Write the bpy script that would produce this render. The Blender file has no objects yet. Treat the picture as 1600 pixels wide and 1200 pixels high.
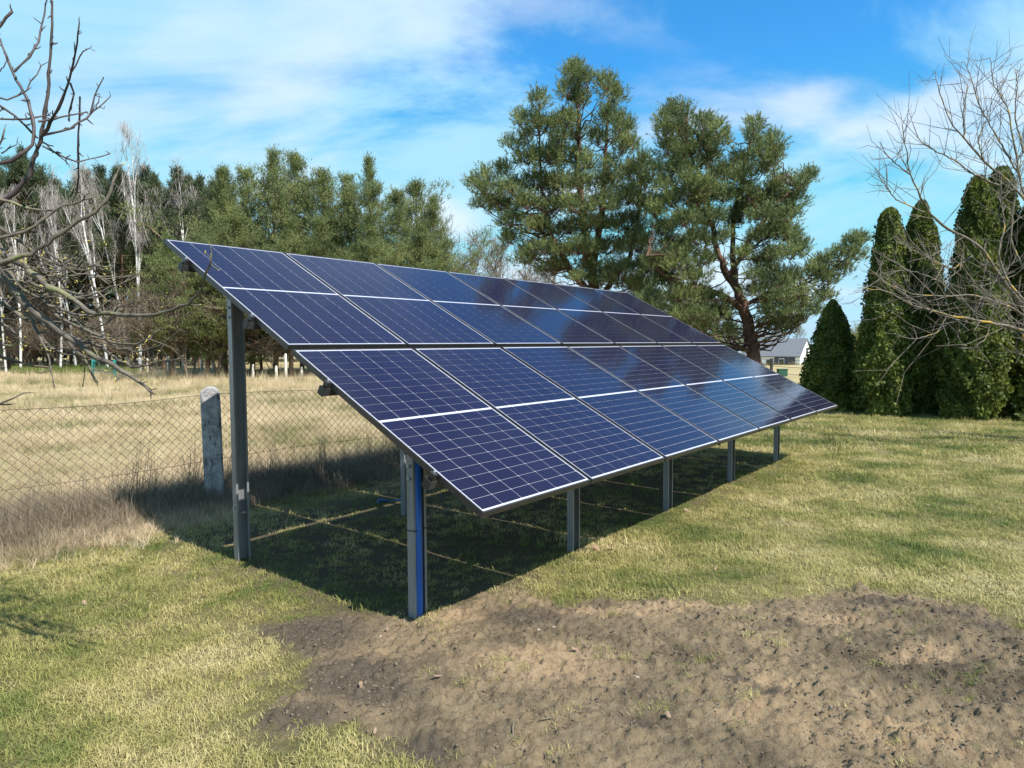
import bpy, math, random
import numpy as np
from mathutils import Matrix, Vector

rng = np.random.default_rng(11)
random.seed(11)
scene = bpy.context.scene
COL = scene.collection
R = math.radians

# ------------------------------------------------------------------ camera
FPX, PITCH, ROLL, CAMH = 1089.22, -0.0569, -0.0059, 1.5803
_r0 = np.array([1.0, 0, 0]); CF = np.array([0, math.cos(PITCH), math.sin(PITCH)])
_u0 = np.array([0, -math.sin(PITCH), math.cos(PITCH)])
CR = math.cos(ROLL) * _r0 + math.sin(ROLL) * _u0
CU = -math.sin(ROLL) * _r0 + math.cos(ROLL) * _u0
CAMP = np.array([0, 0, CAMH])
cam_d = bpy.data.cameras.new('camera')
cam_d.sensor_width = 36; cam_d.lens = FPX / 1600 * 36
cam_d.clip_start = 0.05; cam_d.clip_end = 2000
cam = bpy.data.objects.new('camera', cam_d); COL.objects.link(cam)
cam.matrix_world = Matrix(((CR[0], CU[0], -CF[0], 0), (CR[1], CU[1], -CF[1], 0), (CR[2], CU[2], -CF[2], CAMH), (0, 0, 0, 1)))
scene.camera = cam

# ------------------------------------------------------------------ sky and sun
SUN_AZ, SUN_EL = -0.7604, 0.8687            # math angle from +x, radians
sun_dir = Vector((math.cos(SUN_EL) * math.cos(SUN_AZ), math.cos(SUN_EL) * math.sin(SUN_AZ), math.sin(SUN_EL)))
sd = bpy.data.lights.new('sun', 'SUN'); sd.energy = 5.0; sd.angle = R(0.42); sd.color = (1.0, 0.945, 0.86)
so = bpy.data.objects.new('sun', sd); COL.objects.link(so)
so.rotation_euler = sun_dir.to_track_quat('Z', 'Y').to_euler(); so.location = (5, -5, 12)

world = bpy.data.worlds.new('World'); scene.world = world; world.use_nodes = True
wn, wl = world.node_tree.nodes, world.node_tree.links
wn.clear()
def N(nt, typ, **kw):
    n = nt.nodes.new(typ)
    for k, v in kw.items():
        if k.startswith('in_'):
            n.inputs[k[3:].replace('_', ' ')].default_value = v
        else: setattr(n, k, v)
    return n
wt = world.node_tree
sky = N(wt, 'ShaderNodeTexSky'); sky.sky_type = 'NISHITA'; sky.sun_disc = False
sky.sun_elevation = SUN_EL; sky.sun_rotation = math.pi / 2 - SUN_AZ
sky.air_density = 1.0; sky.dust_density = 0.25; sky.ozone_density = 3.0; sky.altitude = 100
tint = N(wt, 'ShaderNodeMix', data_type='RGBA', blend_type='MULTIPLY'); tint.inputs[0].default_value = 1
tint.inputs['B'].default_value = (0.60, 1.10, 1.14, 1)
hs = N(wt, 'ShaderNodeHueSaturation'); hs.inputs['Saturation'].default_value = 1.28; hs.inputs['Value'].default_value = 1.12
wl.new(sky.outputs[0], hs.inputs['Color']); wl.new(hs.outputs[0], tint.inputs['A'])
tc = N(wt, 'ShaderNodeTexCoord')
sx = N(wt, 'ShaderNodeSeparateXYZ'); wl.new(tc.outputs['Generated'], sx.inputs[0])
def M(nt, op, a, b=None, c=None, clamp=False):
    n = nt.nodes.new('ShaderNodeMath'); n.operation = op; n.use_clamp = clamp
    for i, v in enumerate((a, b, c)):
        if v is None: continue
        if isinstance(v, (int, float)): n.inputs[i].default_value = v
        else: nt.links.new(v, n.inputs[i])
    return n.outputs[0]
zc = M(wt, 'ADD', M(wt, 'MAXIMUM', sx.outputs[2], 0.0), 0.34)
cb = N(wt, 'ShaderNodeCombineXYZ')
wl.new(M(wt, 'DIVIDE', sx.outputs[0], zc), cb.inputs[0]); wl.new(M(wt, 'DIVIDE', sx.outputs[1], zc), cb.inputs[1])
mp1 = N(wt, 'ShaderNodeMapping'); mp1.inputs['Location'].default_value = (0.4, 4.1, 0); mp1.inputs['Rotation'].default_value = (0, 0, R(28)); mp1.inputs['Scale'].default_value = (0.95, 1.35, 1)
wl.new(cb.outputs[0], mp1.inputs[0])
n1 = N(wt, 'ShaderNodeTexNoise'); n1.inputs['Scale'].default_value = 1.0; n1.inputs['Detail'].default_value = 7; n1.inputs['Roughness'].default_value = 0.64; n1.inputs['Distortion'].default_value = 0.7
wl.new(mp1.outputs[0], n1.inputs['Vector'])
mp2 = N(wt, 'ShaderNodeMapping'); mp2.inputs['Location'].default_value = (4.4, 2.2, 0); mp2.inputs['Rotation'].default_value = (0, 0, R(20)); mp2.inputs['Scale'].default_value = (1.7, 2.3, 1)
wl.new(cb.outputs[0], mp2.inputs[0])
n2 = N(wt, 'ShaderNodeTexNoise'); n2.inputs['Scale'].default_value = 1.0; n2.inputs['Detail'].default_value = 6; n2.inputs['Roughness'].default_value = 0.5; n2.inputs['Distortion'].default_value = 0.2
wl.new(mp2.outputs[0], n2.inputs['Vector'])
def mr(nt, v, a, b, c=0.0, d=1.0, smooth=True):
    n = nt.nodes.new('ShaderNodeMapRange'); n.interpolation_type = 'SMOOTHSTEP' if smooth else 'LINEAR'
    nt.links.new(v, n.inputs[0])
    for i, x in enumerate((a, b, c, d)): n.inputs[1 + i].default_value = x
    return n.outputs[0]
veil = mr(wt, n1.outputs[0], 0.39, 0.60)
puff = mr(wt, n2.outputs[0], 0.48, 0.68)
lowz = mr(wt, sx.outputs[2], 0.60, 0.15, 0.35, 1.0)
veilc = N(wt, 'ShaderNodeMix', data_type='RGBA'); veilc.inputs['B'].default_value = (2.6, 4.5, 5.6, 1)
wl.new(M(wt, 'MULTIPLY', veil, 0.88), veilc.inputs[0]); soft = N(wt, 'ShaderNodeMix', data_type='RGBA', blend_type='DARKEN'); soft.inputs[0].default_value = 1; soft.inputs['B'].default_value = (2.9, 4.15, 5.0, 1)   # keeps the horizon glow below white
wl.new(tint.outputs['Result'], soft.inputs['A']); wl.new(soft.outputs['Result'], veilc.inputs['A'])
puffc = N(wt, 'ShaderNodeMix', data_type='RGBA'); puffc.inputs['B'].default_value = (4.6, 5.2, 5.9, 1)
wl.new(M(wt, 'MULTIPLY', M(wt, 'MULTIPLY', puff, lowz), 0.85), puffc.inputs[0]); wl.new(veilc.outputs['Result'], puffc.inputs['A'])
bg = N(wt, 'ShaderNodeBackground'); bg.inputs[1].default_value = 0.115
wl.new(puffc.outputs['Result'], bg.inputs[0])
wo = N(wt, 'ShaderNodeOutputWorld'); wl.new(bg.outputs[0], wo.inputs[0])

vs = scene.view_settings
vs.view_transform = 'Standard'; vs.look = 'None'; vs.gamma = 1; vs.use_curve_mapping = False; vs.exposure = 0.72
scene.cycles.max_bounces = 6; scene.cycles.transparent_max_bounces = 4
scene.cycles.caustics_reflective = False; scene.cycles.caustics_refractive = False
scene.cycles.use_denoising = True; scene.cycles.denoising_input_passes = 'RGB_ALBEDO_NORMAL'; scene.cycles.denoising_prefilter = 'ACCURATE'

# ------------------------------------------------------------------ helpers
def ray(x, y): return CF + CR * (x - 800) / FPX - CU * (y - 600) / FPX
def at(x, y, D):
    """scene point seen at picture position x, y when it stands D metres ahead"""
    d = ray(x, y); return CAMP + d * (D / d[1])
def gnd(x, y, z=0.0):
    d = ray(x, y); return CAMP + d * ((z - CAMH) / d[2])
def unit(v):
    v = np.asarray(v, float); return v / (np.linalg.norm(v, axis=-1, keepdims=True) + 1e-12)

def tag(o, label=None, cat=None, group=None, kind=None):
    if label: o['label'] = label
    if cat: o['category'] = cat
    if group: o['group'] = group
    if kind: o['kind'] = kind
    return o
def empty(name, loc, rz=0.0):
    o = bpy.data.objects.new(name, None); COL.objects.link(o)
    o.location = [float(c) for c in loc]; o.rotation_euler = (0, 0, rz); o.empty_display_size = 0.2
    return o
def link(name, me, mat=None, parent=None):
    o = bpy.data.objects.new(name, me); COL.objects.link(o)
    if mat and not me.materials: me.materials.append(mat)
    if parent: o.parent = parent
    return o
def copy_tree(o, parent=None):
    c = o.copy(); COL.objects.link(c); c.parent = parent
    for ch in list(o.children): copy_tree(ch, c)
    return c

class MB:
    def __init__(s): s.V = []; s.T = []; s.Q = []; s.n = 0
    def add(s, V, T=None, Q=None):
        V = np.asarray(V, float).reshape(-1, 3)
        if T is not None and len(T): s.T.append(np.asarray(T, int) + s.n)
        if Q is not None and len(Q): s.Q.append(np.asarray(Q, int) + s.n)
        s.V.append(V); s.n += len(V)
    def tube(s, P, rad, sides=6, cap=True):
        P = np.asarray(P, float); n = len(P)
        rad = np.broadcast_to(np.asarray(rad, float), (n,))
        t = unit(np.gradient(P, axis=0))
        ref = np.array([0, 0, 1.0]) if abs(t[:, 2]).mean() < 0.8 else np.array([1.0, 0.13, 0])
        a = unit(np.cross(t, ref)); b = np.cross(t, a)
        th = np.arange(sides) * 2 * math.pi / sides
        V = P[:, None] + rad[:, None, None] * (np.cos(th)[None, :, None] * a[:, None] + np.sin(th)[None, :, None] * b[:, None])
        i = np.arange(n - 1)[:, None] * sides; j = np.arange(sides)[None]
        k = (j + 1) % sides
        Q = np.stack([i + j, i + k, i + sides + k, i + sides + j], -1).reshape(-1, 4)
        V = V.reshape(-1, 3); T = None
        if cap:
            V = np.vstack([V, P[-1:] + t[-1:] * rad[-1] * .5])
            l = (n - 1) * sides
            T = np.stack([l + np.arange(sides), l + (np.arange(sides) + 1) % sides, np.full(sides, n * sides)], -1)
        s.add(V, T, Q)
    def twigs(s, P0, P1, r0, r1, sides=3):
        P0 = np.asarray(P0, float); P1 = np.asarray(P1, float); n = len(P0)
        if n == 0: return
        d = unit(P1 - P0); ref = np.where(np.abs(d[:, 2:3]) < 0.9, np.array([[0, 0, 1.0]]), np.array([[1.0, 0, 0]]))
        a = unit(np.cross(d, ref)); b = np.cross(d, a)
        r0 = np.broadcast_to(np.asarray(r0, float), (n,)); r1 = np.broadcast_to(np.asarray(r1, float), (n,))
        th = np.arange(sides) * 2 * math.pi / sides
        o = np.cos(th)[None, :, None] * a[:, None] + np.sin(th)[None, :, None] * b[:, None]
        V = np.concatenate([P0[:, None] + o * r0[:, None, None], P1[:, None] + o * r1[:, None, None]], 1)
        j = np.arange(sides); k = (j + 1) % sides
        q = np.stack([j, k, sides + k, sides + j], -1)
        Q = (np.arange(n)[:, None, None] * 2 * sides + q[None]).reshape(-1, 4)
        s.add(V.reshape(-1, 3), None, Q)
    def box(s, c, h, ax=None):
        """box with centre c, half sizes h, axes rows ax"""
        ax = np.eye(3) if ax is None else np.asarray(ax, float)
        sg = np.array([[-1, -1, -1], [1, -1, -1], [1, 1, -1], [-1, 1, -1], [-1, -1, 1], [1, -1, 1], [1, 1, 1], [-1, 1, 1]], float)
        V = np.asarray(c, float) + (sg * np.asarray(h, float)) @ ax
        s.add(V, None, [[0, 3, 2, 1], [4, 5, 6, 7], [0, 1, 5, 4], [1, 2, 6, 5], [2, 3, 7, 6], [3, 0, 4, 7]])
    def prism(s, outline, z0, z1):
        """extrude a closed 2-D outline (ccw) from z0 to z1, quads on the sides, fan caps"""
        o = np.asarray(outline, float); n = len(o)
        V = np.vstack([np.c_[o, np.full(n, z0)], np.c_[o, np.full(n, z1)]])
        j = np.arange(n); k = (j + 1) % n
        Q = np.stack([j, k, n + k, n + j], -1)
        T = [[n, n + i, n + i + 1] for i in range(1, n - 1)] + [[0, i + 1, i] for i in range(1, n - 1)]
        s.add(V, T, Q)
    def mesh(s, name, mat=None, smooth=False):
        V = np.vstack(s.V); me = bpy.data.meshes.new(name)
        T = np.vstack(s.T) if s.T else np.zeros((0, 3), int)
        Q = np.vstack(s.Q) if s.Q else np.zeros((0, 4), int)
        me.vertices.add(len(V)); me.vertices.foreach_set('co', V.astype(np.float32).ravel())
        li = np.concatenate([T.ravel(), Q.ravel()]).astype(np.int32)
        me.loops.add(len(li)); me.loops.foreach_set('vertex_index', li)
        ls = np.concatenate([np.arange(len(T)) * 3, len(T) * 3 + np.arange(len(Q)) * 4]).astype(np.int32)
        me.polygons.add(len(ls)); me.polygons.foreach_set('loop_start', ls)
        me.polygons.foreach_set('use_smooth', np.full(len(ls), bool(smooth)))
        me.update(calc_edges=True)
        if mat: me.materials.append(mat)
        return me
    def build(s, name, mat, parent=None, smooth=False):
        return link(name, s.mesh(name, mat, smooth), None, parent)

def fattr(me, name, vals):
    a = me.attributes.new(name, 'FLOAT', 'POINT'); a.data.foreach_set('value', np.asarray(vals, np.float32))

def hash2(i, j, s):
    h = (i * 374761393 + j * 668265263 + s * 974634777) & 0x7fffffff
    h = ((h ^ (h >> 13)) * 1274126177) & 0x7fffffff
    return ((h ^ (h >> 16)) & 0xffff) / 65535.0
def vnoise(x, y, s=0):
    i = np.floor(x).astype(np.int64); j = np.floor(y).astype(np.int64); u = x - i; v = y - j
    u = u * u * (3 - 2 * u); v = v * v * (3 - 2 * v)
    return (hash2(i, j, s) * (1 - u) + hash2(i + 1, j, s) * u) * (1 - v) + (hash2(i, j + 1, s) * (1 - u) + hash2(i + 1, j + 1, s) * u) * v
def fbm(x, y, oc=4, s=0, g=0.5):
    t = 0; a = 1; w = 0
    for k in range(oc):
        t = t + a * vnoise(x * 2 ** k + 17.3 * k, y * 2 ** k - 9.1 * k, s + k); w += a; a *= g
    return t / w
def sstep(a, b, x):
    t = np.clip((x - a) / (b - a), 0, 1); return t * t * (3 - 2 * t)

# ------------------------------------------------------------------ materials
def material(name):
    m = bpy.data.materials.new(name); m.use_nodes = True
    nt = m.node_tree; nt.nodes.clear()
    out = N(nt, 'ShaderNodeOutputMaterial'); p = N(nt, 'ShaderNodeBsdfPrincipled')
    nt.links.new(p.outputs[0], out.inputs[0])
    return m, nt, p, out
def noise(nt, scale, detail=4, rough=0.55, vec=None, dist=0.0):
    n = N(nt, 'ShaderNodeTexNoise'); n.inputs['Scale'].default_value = scale; n.inputs['Detail'].default_value = detail
    n.inputs['Roughness'].default_value = rough; n.inputs['Distortion'].default_value = dist
    if vec is not None: nt.links.new(vec, n.inputs['Vector'])
    return n.outputs[0]
def ramp(nt, v, stops):
    r = N(nt, 'ShaderNodeValToRGB'); e = r.color_ramp.elements
    while len(e) > 1: e.remove(e[0])
    e[0].position = stops[0][0]; e[0].color = (*stops[0][1], 1)
    for p, c in stops[1:]:
        k = e.new(p); k.color = (*c, 1)
    nt.links.new(v, r.inputs[0]); return r.outputs[0]
def mixc(nt, f, a, b, mode='MIX'):
    m = N(nt, 'ShaderNodeMix', data_type='RGBA', blend_type=mode)
    for s, v in ((m.inputs[0], f), (m.inputs['A'], a), (m.inputs['B'], b)):
        if isinstance(v, (int, float)): s.default_value = v
        elif isinstance(v, tuple): s.default_value = (*v, 1)
        else: nt.links.new(v, s)
    return m.outputs['Result']
def geo(nt): return N(nt, 'ShaderNodeNewGeometry')
def bump(nt, p, h, strength=0.3, dist=0.02):
    b = N(nt, 'ShaderNodeBump'); b.inputs['Strength'].default_value = strength; b.inputs['Distance'].default_value = dist
    nt.links.new(h, b.inputs['Height']); nt.links.new(b.outputs[0], p.inputs['Normal'])

def plain(name, c0, c1, scale=8, rough=0.6, metal=0.0, bs=0.0, detail=5, coord='Object', stretch=None, spec=None):
    m, nt, p, out = material(name)
    t = N(nt, 'ShaderNodeTexCoord'); v = t.outputs[coord]
    if stretch:
        mp = N(nt, 'ShaderNodeMapping'); mp.inputs['Scale'].default_value = stretch; nt.links.new(v, mp.inputs[0]); v = mp.outputs[0]
    n = noise(nt, scale, detail, vec=v)
    nt.links.new(ramp(nt, n, [(0.3, c0), (0.7, c1)]), p.inputs['Base Color'])
    p.inputs['Roughness'].default_value = rough; p.inputs['Metallic'].default_value = metal
    if spec is not None: p.inputs['Specular IOR Level'].default_value = spec
    if bs: bump(nt, p, n, bs, 0.01)
    return m

def foliage(name, stops, scale=1.2, transl=0.3, rough=0.55, island=0.45, spec=0.25):
    """leaf colour from big patches plus a random value for every leaf"""
    m, nt, p, out = material(name)
    g = geo(nt)
    n = noise(nt, scale, 3, vec=g.outputs['Position'])
    f = M(nt, 'ADD', M(nt, 'MULTIPLY', mr(nt, n, 0.28, 0.72, 0, 1, False), 1 - island), M(nt, 'MULTIPLY', g.outputs['Random Per Island'], island))
    c = ramp(nt, f, stops)
    nt.links.new(c, p.inputs['Base Color']); p.inputs['Roughness'].default_value = rough
    p.inputs['Specular IOR Level'].default_value = spec
    tr = N(nt, 'ShaderNodeBsdfTranslucent'); nt.links.new(c, tr.inputs[0])
    mx = N(nt, 'ShaderNodeMixShader'); mx.inputs[0].default_value = transl
    nt.links.new(p.outputs[0], mx.inputs[1]); nt.links.new(tr.outputs[0], mx.inputs[2]); nt.links.new(mx.outputs[0], out.inputs[0])
    return m

MAT = {}
MAT['pine'] = foliage('pine_needles', [(0.0, (0.045, 0.072, 0.036)), (0.38, (0.12, 0.158, 0.063)), (0.7, (0.245, 0.28, 0.10)), (1, (0.39, 0.405, 0.15))], 1.3, 0.22)
MAT['pine_young'] = foliage('young_pine_needles', [(0.0, (0.045, 0.072, 0.032)), (0.45, (0.14, 0.175, 0.065)), (1, (0.33, 0.35, 0.13))], 0.9, 0.22)
MAT['pine_far'] = foliage('far_pine_needles', [(0.0, (0.028, 0.045, 0.026)), (0.5, (0.07, 0.095, 0.045)), (1, (0.14, 0.155, 0.065))], 0.5, 0.2)
MAT['pine_bark'] = plain('pine_bark', (0.06, 0.035, 0.026), (0.16, 0.085, 0.055), 9, 0.9, bs=0.7, stretch=(1, 1, .35))
MAT['pine_bark_far'] = plain('far_pine_bark', (0.085, 0.06, 0.045), (0.24, 0.15, 0.095), 3, 0.9, stretch=(1, 1, .3))
MAT['thuja'] = foliage('thuja_sprays', [(0.0, (0.045, 0.065, 0.014)), (0.45, (0.085, 0.115, 0.02)), (0.8, (0.175, 0.205, 0.036)), (1, (0.28, 0.295, 0.056))], 2.6, 0.25, island=0.3)
MAT['twig_grey'] = plain('grey_twigs', (0.11, 0.09, 0.075), (0.24, 0.20, 0.165), 6, 0.85)
MAT['twig_brown'] = plain('brown_twigs', (0.085, 0.065, 0.05), (0.22, 0.17, 0.12), 5, 0.85)
MAT['willow'] = plain('willow_twigs', (0.22, 0.22, 0.07), (0.36, 0.35, 0.13), 3, 0.8)

def bark_lichen(name, c0, c1, lichen, lo=0.58, hi=0.66, sc=7):
    m, nt, p, out = material(name)
    t = N(nt, 'ShaderNodeTexCoord')
    a = noise(nt, 22, 5, vec=t.outputs['Object']); b = noise(nt, sc, 4, vec=t.outputs['Object'])
    c = mixc(nt, mr(nt, b, lo, hi), ramp(nt, a, [(0.3, c0), (0.7, c1)]), lichen)
    nt.links.new(c, p.inputs['Base Color']); p.inputs['Roughness'].default_value = 0.85
    bump(nt, p, a, 0.6, 0.01); return m
MAT['apple_bark'] = bark_lichen('fruit_tree_bark', (0.045, 0.038, 0.032), (0.16, 0.135, 0.105), (0.17, 0.17, 0.085), 0.54, 0.68, 9)
MAT['apple_shoot'] = plain('fruit_tree_shoot_bark', (0.035, 0.026, 0.028), (0.10, 0.072, 0.07), 14, 0.6)
MAT['bud'] = plain('yellow_buds', (0.30, 0.26, 0.05), (0.5, 0.42, 0.1), 9, 0.7)
MAT['walnut_bark'] = bark_lichen('lichen_bark', (0.085, 0.075, 0.06), (0.21, 0.185, 0.14), (0.40, 0.27, 0.045), 0.52, 0.68, 5)
m, nt, p, out = material('birch_bark')
t = N(nt, 'ShaderNodeTexCoord'); mp = N(nt, 'ShaderNodeMapping'); mp.inputs['Scale'].default_value = (3, 3, 5); nt.links.new(t.outputs['Object'], mp.inputs[0])
a = noise(nt, 1.0, 5, 0.6, mp.outputs[0])
nt.links.new(ramp(nt, a, [(0.30, (0.06, 0.05, 0.045)), (0.40, (0.34, 0.33, 0.32)), (0.5, (0.58, 0.575, 0.57))]), p.inputs['Base Color']); p.inputs['Roughness'].default_value = 0.7
MAT['birch'] = m
MAT['birch_twig'] = plain('birch_twigs', (0.22, 0.19, 0.18), (0.42, 0.38, 0.36), 4, 0.8)

# lawn blades: per blade colour and patches
def grass_mat(name, stops, scale, patch, island=0.5, transl=0.3, lo=0.36, hi=0.64):
    m, nt, p, out = material(name)
    g = geo(nt)
    oi = N(nt, 'ShaderNodeObjectInfo')
    n = noise(nt, scale, 4, 0.6, g.outputs['Position']); n2_ = noise(nt, scale * 6, 2, 0.5, g.outputs['Position'])
    f = M(nt, 'ADD', M(nt, 'MULTIPLY', mr(nt, n, lo, hi, 0, 1, False), patch),
          M(nt, 'ADD', M(nt, 'MULTIPLY', g.outputs['Random Per Island'], island), M(nt, 'MULTIPLY', M(nt, 'ADD', oi.outputs['Random'], n2_), (1 - patch - island) * .5)))
    c = ramp(nt, f, stops); nt.links.new(c, p.inputs['Base Color']); p.inputs['Roughness'].default_value = 0.6; p.inputs['Specular IOR Level'].default_value = 0.2
    tr = N(nt, 'ShaderNodeBsdfTranslucent'); nt.links.new(c, tr.inputs[0])
    mx = N(nt, 'ShaderNodeMixShader'); mx.inputs[0].default_value = transl
    nt.links.new(p.outputs[0], mx.inputs[1]); nt.links.new(tr.outputs[0], mx.inputs[2]); nt.links.new(mx.outputs[0], out.inputs[0])
    return m
LAWN = [(0.0, (0.055, 0.105, 0.025)), (0.24, (0.14, 0.185, 0.050)), (0.42, (0.285, 0.28, 0.09)), (0.62, (0.46, 0.40, 0.17)), (1, (0.66, 0.57, 0.33))]
MAT['lawn'] = grass_mat('lawn_blades', LAWN, 1.05, 0.6, 0.28)
STRAW = [(0.0, (0.10, 0.16, 0.045)), (0.2, (0.22, 0.22, 0.09)), (0.36, (0.40, 0.325, 0.20)), (0.6, (0.56, 0.445, 0.285)), (0.85, (0.68, 0.55, 0.375)), (1, (0.76, 0.64, 0.47))]
MAT['straw'] = grass_mat('straw_blades', STRAW, 0.42, 0.68, 0.22, 0.3, 0.38, 0.58)
MAT['weed'] = grass_mat('dead_weed_stalks', [(0, (0.10, 0.082, 0.06)), (0.5, (0.25, 0.20, 0.14)), (1, (0.48, 0.40, 0.28))], 0.6, 0.3, 0.5, 0.12)

# ground
m, nt, p, out = material('ground_soil_and_turf')
g = geo(nt); pos = g.outputs['Position']
ad = N(nt, 'ShaderNodeAttribute', attribute_name='dirt'); am = N(nt, 'ShaderNodeAttribute', attribute_name='meadow')
lawnc = ramp(nt, M(nt, 'ADD', M(nt, 'MULTIPLY', noise(nt, 0.75, 4, 0.6, pos), 0.8), M(nt, 'MULTIPLY', noise(nt, 30, 4, 0.6, pos), 0.25)),
             [(0.3, (0.07, 0.085, 0.03)), (0.5, (0.15, 0.13, 0.06)), (0.7, (0.24, 0.195, 0.10))])
strawc = ramp(nt, M(nt, 'ADD', M(nt, 'MULTIPLY', noise(nt, 0.25, 5, 0.65, pos), 0.7), M(nt, 'MULTIPLY', noise(nt, 8, 4, 0.6, pos), 0.3)),
              [(0.30, (0.17, 0.17, 0.07)), (0.45, (0.33, 0.27, 0.14)), (0.65, (0.46, 0.37, 0.21))])
big = noise(nt, 1.1, 5, 0.6, pos, 0.6); fine = noise(nt, 26, 6, 0.65, pos); mid = noise(nt, 6.5, 4, 0.6, pos)
soil = ramp(nt, M(nt, 'ADD', M(nt, 'MULTIPLY', big, 0.62), M(nt, 'MULTIPLY', mid, 0.38)),
            [(0.33, (0.085, 0.067, 0.050)), (0.41, (0.165, 0.130, 0.088)), (0.48, (0.235, 0.184, 0.119)), (0.57, (0.305, 0.233, 0.147)), (0.65, (0.43, 0.31, 0.19))])
ah = N(nt, 'ShaderNodeAttribute', attribute_name='humus'); asn = N(nt, 'ShaderNodeAttribute', attribute_name='sand')
soil = mixc(nt, M(nt, 'MULTIPLY', mr(nt, M(nt, 'ADD', ah.outputs['Fac'], M(nt, 'MULTIPLY', M(nt, 'ADD', mid, big), .5)), .55, 1.25), .9), soil, (0.125, 0.102, 0.079))
soil = mixc(nt, M(nt, 'MULTIPLY', mr(nt, M(nt, 'ADD', asn.outputs['Fac'], M(nt, 'MULTIPLY', M(nt, 'ADD', mid, big), .5)), .6, 1.35), .85), soil, (0.42, 0.305, 0.19))
soil = mixc(nt, M(nt, 'MULTIPLY', mr(nt, fine, 0.36, 0.60), 0.55), soil, mixc(nt, 1.0, soil, (0.55, 0.52, 0.5), 'MULTIPLY'))
c = mixc(nt, am.outputs['Fac'], lawnc, strawc)
aw = N(nt, 'ShaderNodeAttribute', attribute_name='array_shade')
c = mixc(nt, M(nt, 'MULTIPLY', aw.outputs['Fac'], .8), c, (0.075, 0.06, 0.045))  # shade under the array painted into the turf colour
c = mixc(nt, ad.outputs['Fac'], c, soil)
nt.links.new(c, p.inputs['Base Color']); p.inputs['Roughness'].default_value = 0.95; p.inputs['Specular IOR Level'].default_value = 0.1
bump(nt, p, M(nt, 'ADD', M(nt, 'MULTIPLY', fine, 0.6), noise(nt, 70, 5, 0.7, pos)), 1.0, 0.022)
MAT['ground'] = m
MAT['clod'] = plain('soil_clods', (0.13, 0.102, 0.075), (0.27, 0.205, 0.142), 14, 0.95, bs=0.6, coord='Object')

# array materials
def cell_mat():
    m, nt, p, out = material('solar_cell_under_glass')
    g = geo(nt); oi = N(nt, 'ShaderNodeObjectInfo')
    n = noise(nt, 1.5, 3, vec=g.outputs['Position'])
    f = M(nt, 'ADD', M(nt, 'MULTIPLY', n, 0.6), M(nt, 'MULTIPLY', M(nt, 'MULTIPLY', oi.outputs['Random'], g.outputs['Random Per Island']), 0.5))
    nt.links.new(ramp(nt, f, [(0.2, (0.0080, 0.0040, 0.021)), (0.8, (0.0112, 0.0064, 0.028))]), p.inputs['Base Color'])
    p.inputs['Roughness'].default_value = 0.45; p.inputs['Specular IOR Level'].default_value = 0.1
    p.inputs['Coat Weight'].default_value = 1; p.inputs['Coat Roughness'].default_value = 0.075; p.inputs['Coat IOR'].default_value = 1.27
    return m
MAT['cell'] = cell_mat()
m, nt, p, out = material('white_backsheet_under_glass')
p.inputs['Base Color'].default_value = (0.46, 0.46, 0.53, 1); p.inputs['Roughness'].default_value = 0.5
p.inputs['Coat Weight'].default_value = 1; p.inputs['Coat Roughness'].default_value = 0.075; p.inputs['Coat IOR'].default_value = 1.27
MAT['backsheet'] = m
MAT['frame'] = plain('black_anodised_frame', (0.034, 0.032, 0.033), (0.055, 0.052, 0.052), 30, 0.36, 0.3)
def galv(name, k=1.0, rough=0.42):
    m, nt, p, out = material(name)
    t = N(nt, 'ShaderNodeTexCoord'); mp = N(nt, 'ShaderNodeMapping'); mp.inputs['Scale'].default_value = (6, 6, 1.2); nt.links.new(t.outputs['Object'], mp.inputs[0])
    a = noise(nt, 2.2, 6, 0.6, mp.outputs[0])
    nt.links.new(ramp(nt, a, [(0.3, (0.18 * k, 0.19 * k, 0.205 * k)), (0.7, (0.30 * k, 0.31 * k, 0.33 * k))]), p.inputs['Base Color'])
    p.inputs['Metallic'].default_value = 0.35; p.inputs['Roughness'].default_value = rough
    return m
MAT['galv'] = galv('galvanised_steel'); MAT['rail'] = galv('dull_steel_rail', 0.3, 0.5)
MAT['bolt'] = galv('bright_zinc_bolt', 1.6, 0.25)
MAT['blue_pipe'] = plain('blue_conduit_plastic', (0.005, 0.085, 0.36), (0.008, 0.12, 0.46), 6, 0.4)
MAT['black'] = plain('black_plastic', (0.012, 0.012, 0.012), (0.022, 0.022, 0.022), 20, 0.5)
MAT['concrete_plain'] = plain('weathered_concrete', (0.17, 0.165, 0.175), (0.40, 0.385, 0.39), 7, 0.92, bs=0.8, stretch=(1, 1, .4))
m, nt, p, out = material('weathered_concrete_cracked')
t = N(nt, 'ShaderNodeTexCoord'); mp = N(nt, 'ShaderNodeMapping'); mp.inputs['Scale'].default_value = (1, 1, .16); nt.links.new(t.outputs['Object'], mp.inputs[0])
a = noise(nt, 9, 6, 0.65, t.outputs['Object']); b = noise(nt, 34, 5, 0.7, mp.outputs[0]); c2 = noise(nt, 60, 4, 0.6, t.outputs['Object'])
c = mixc(nt, mr(nt, b, 0.44, 0.36), ramp(nt, M(nt, 'ADD', M(nt, 'MULTIPLY', a, .7), M(nt, 'MULTIPLY', c2, .3)), [(0.38, (0.16, 0.155, 0.165)), (0.5, (0.36, 0.35, 0.36)), (0.62, (0.56, 0.545, 0.54))]), (0.05, 0.048, 0.05))
nt.links.new(c, p.inputs['Base Color']); p.inputs['Roughness'].default_value = 0.93; bump(nt, p, M(nt, 'ADD', b, M(nt, 'MULTIPLY', c2, .4)), 0.9, 0.015)
MAT['concrete'] = m
MAT['wire'] = plain('rusty_wire', (0.035, 0.024, 0.018), (0.09, 0.062, 0.045), 6, 0.75)
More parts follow.
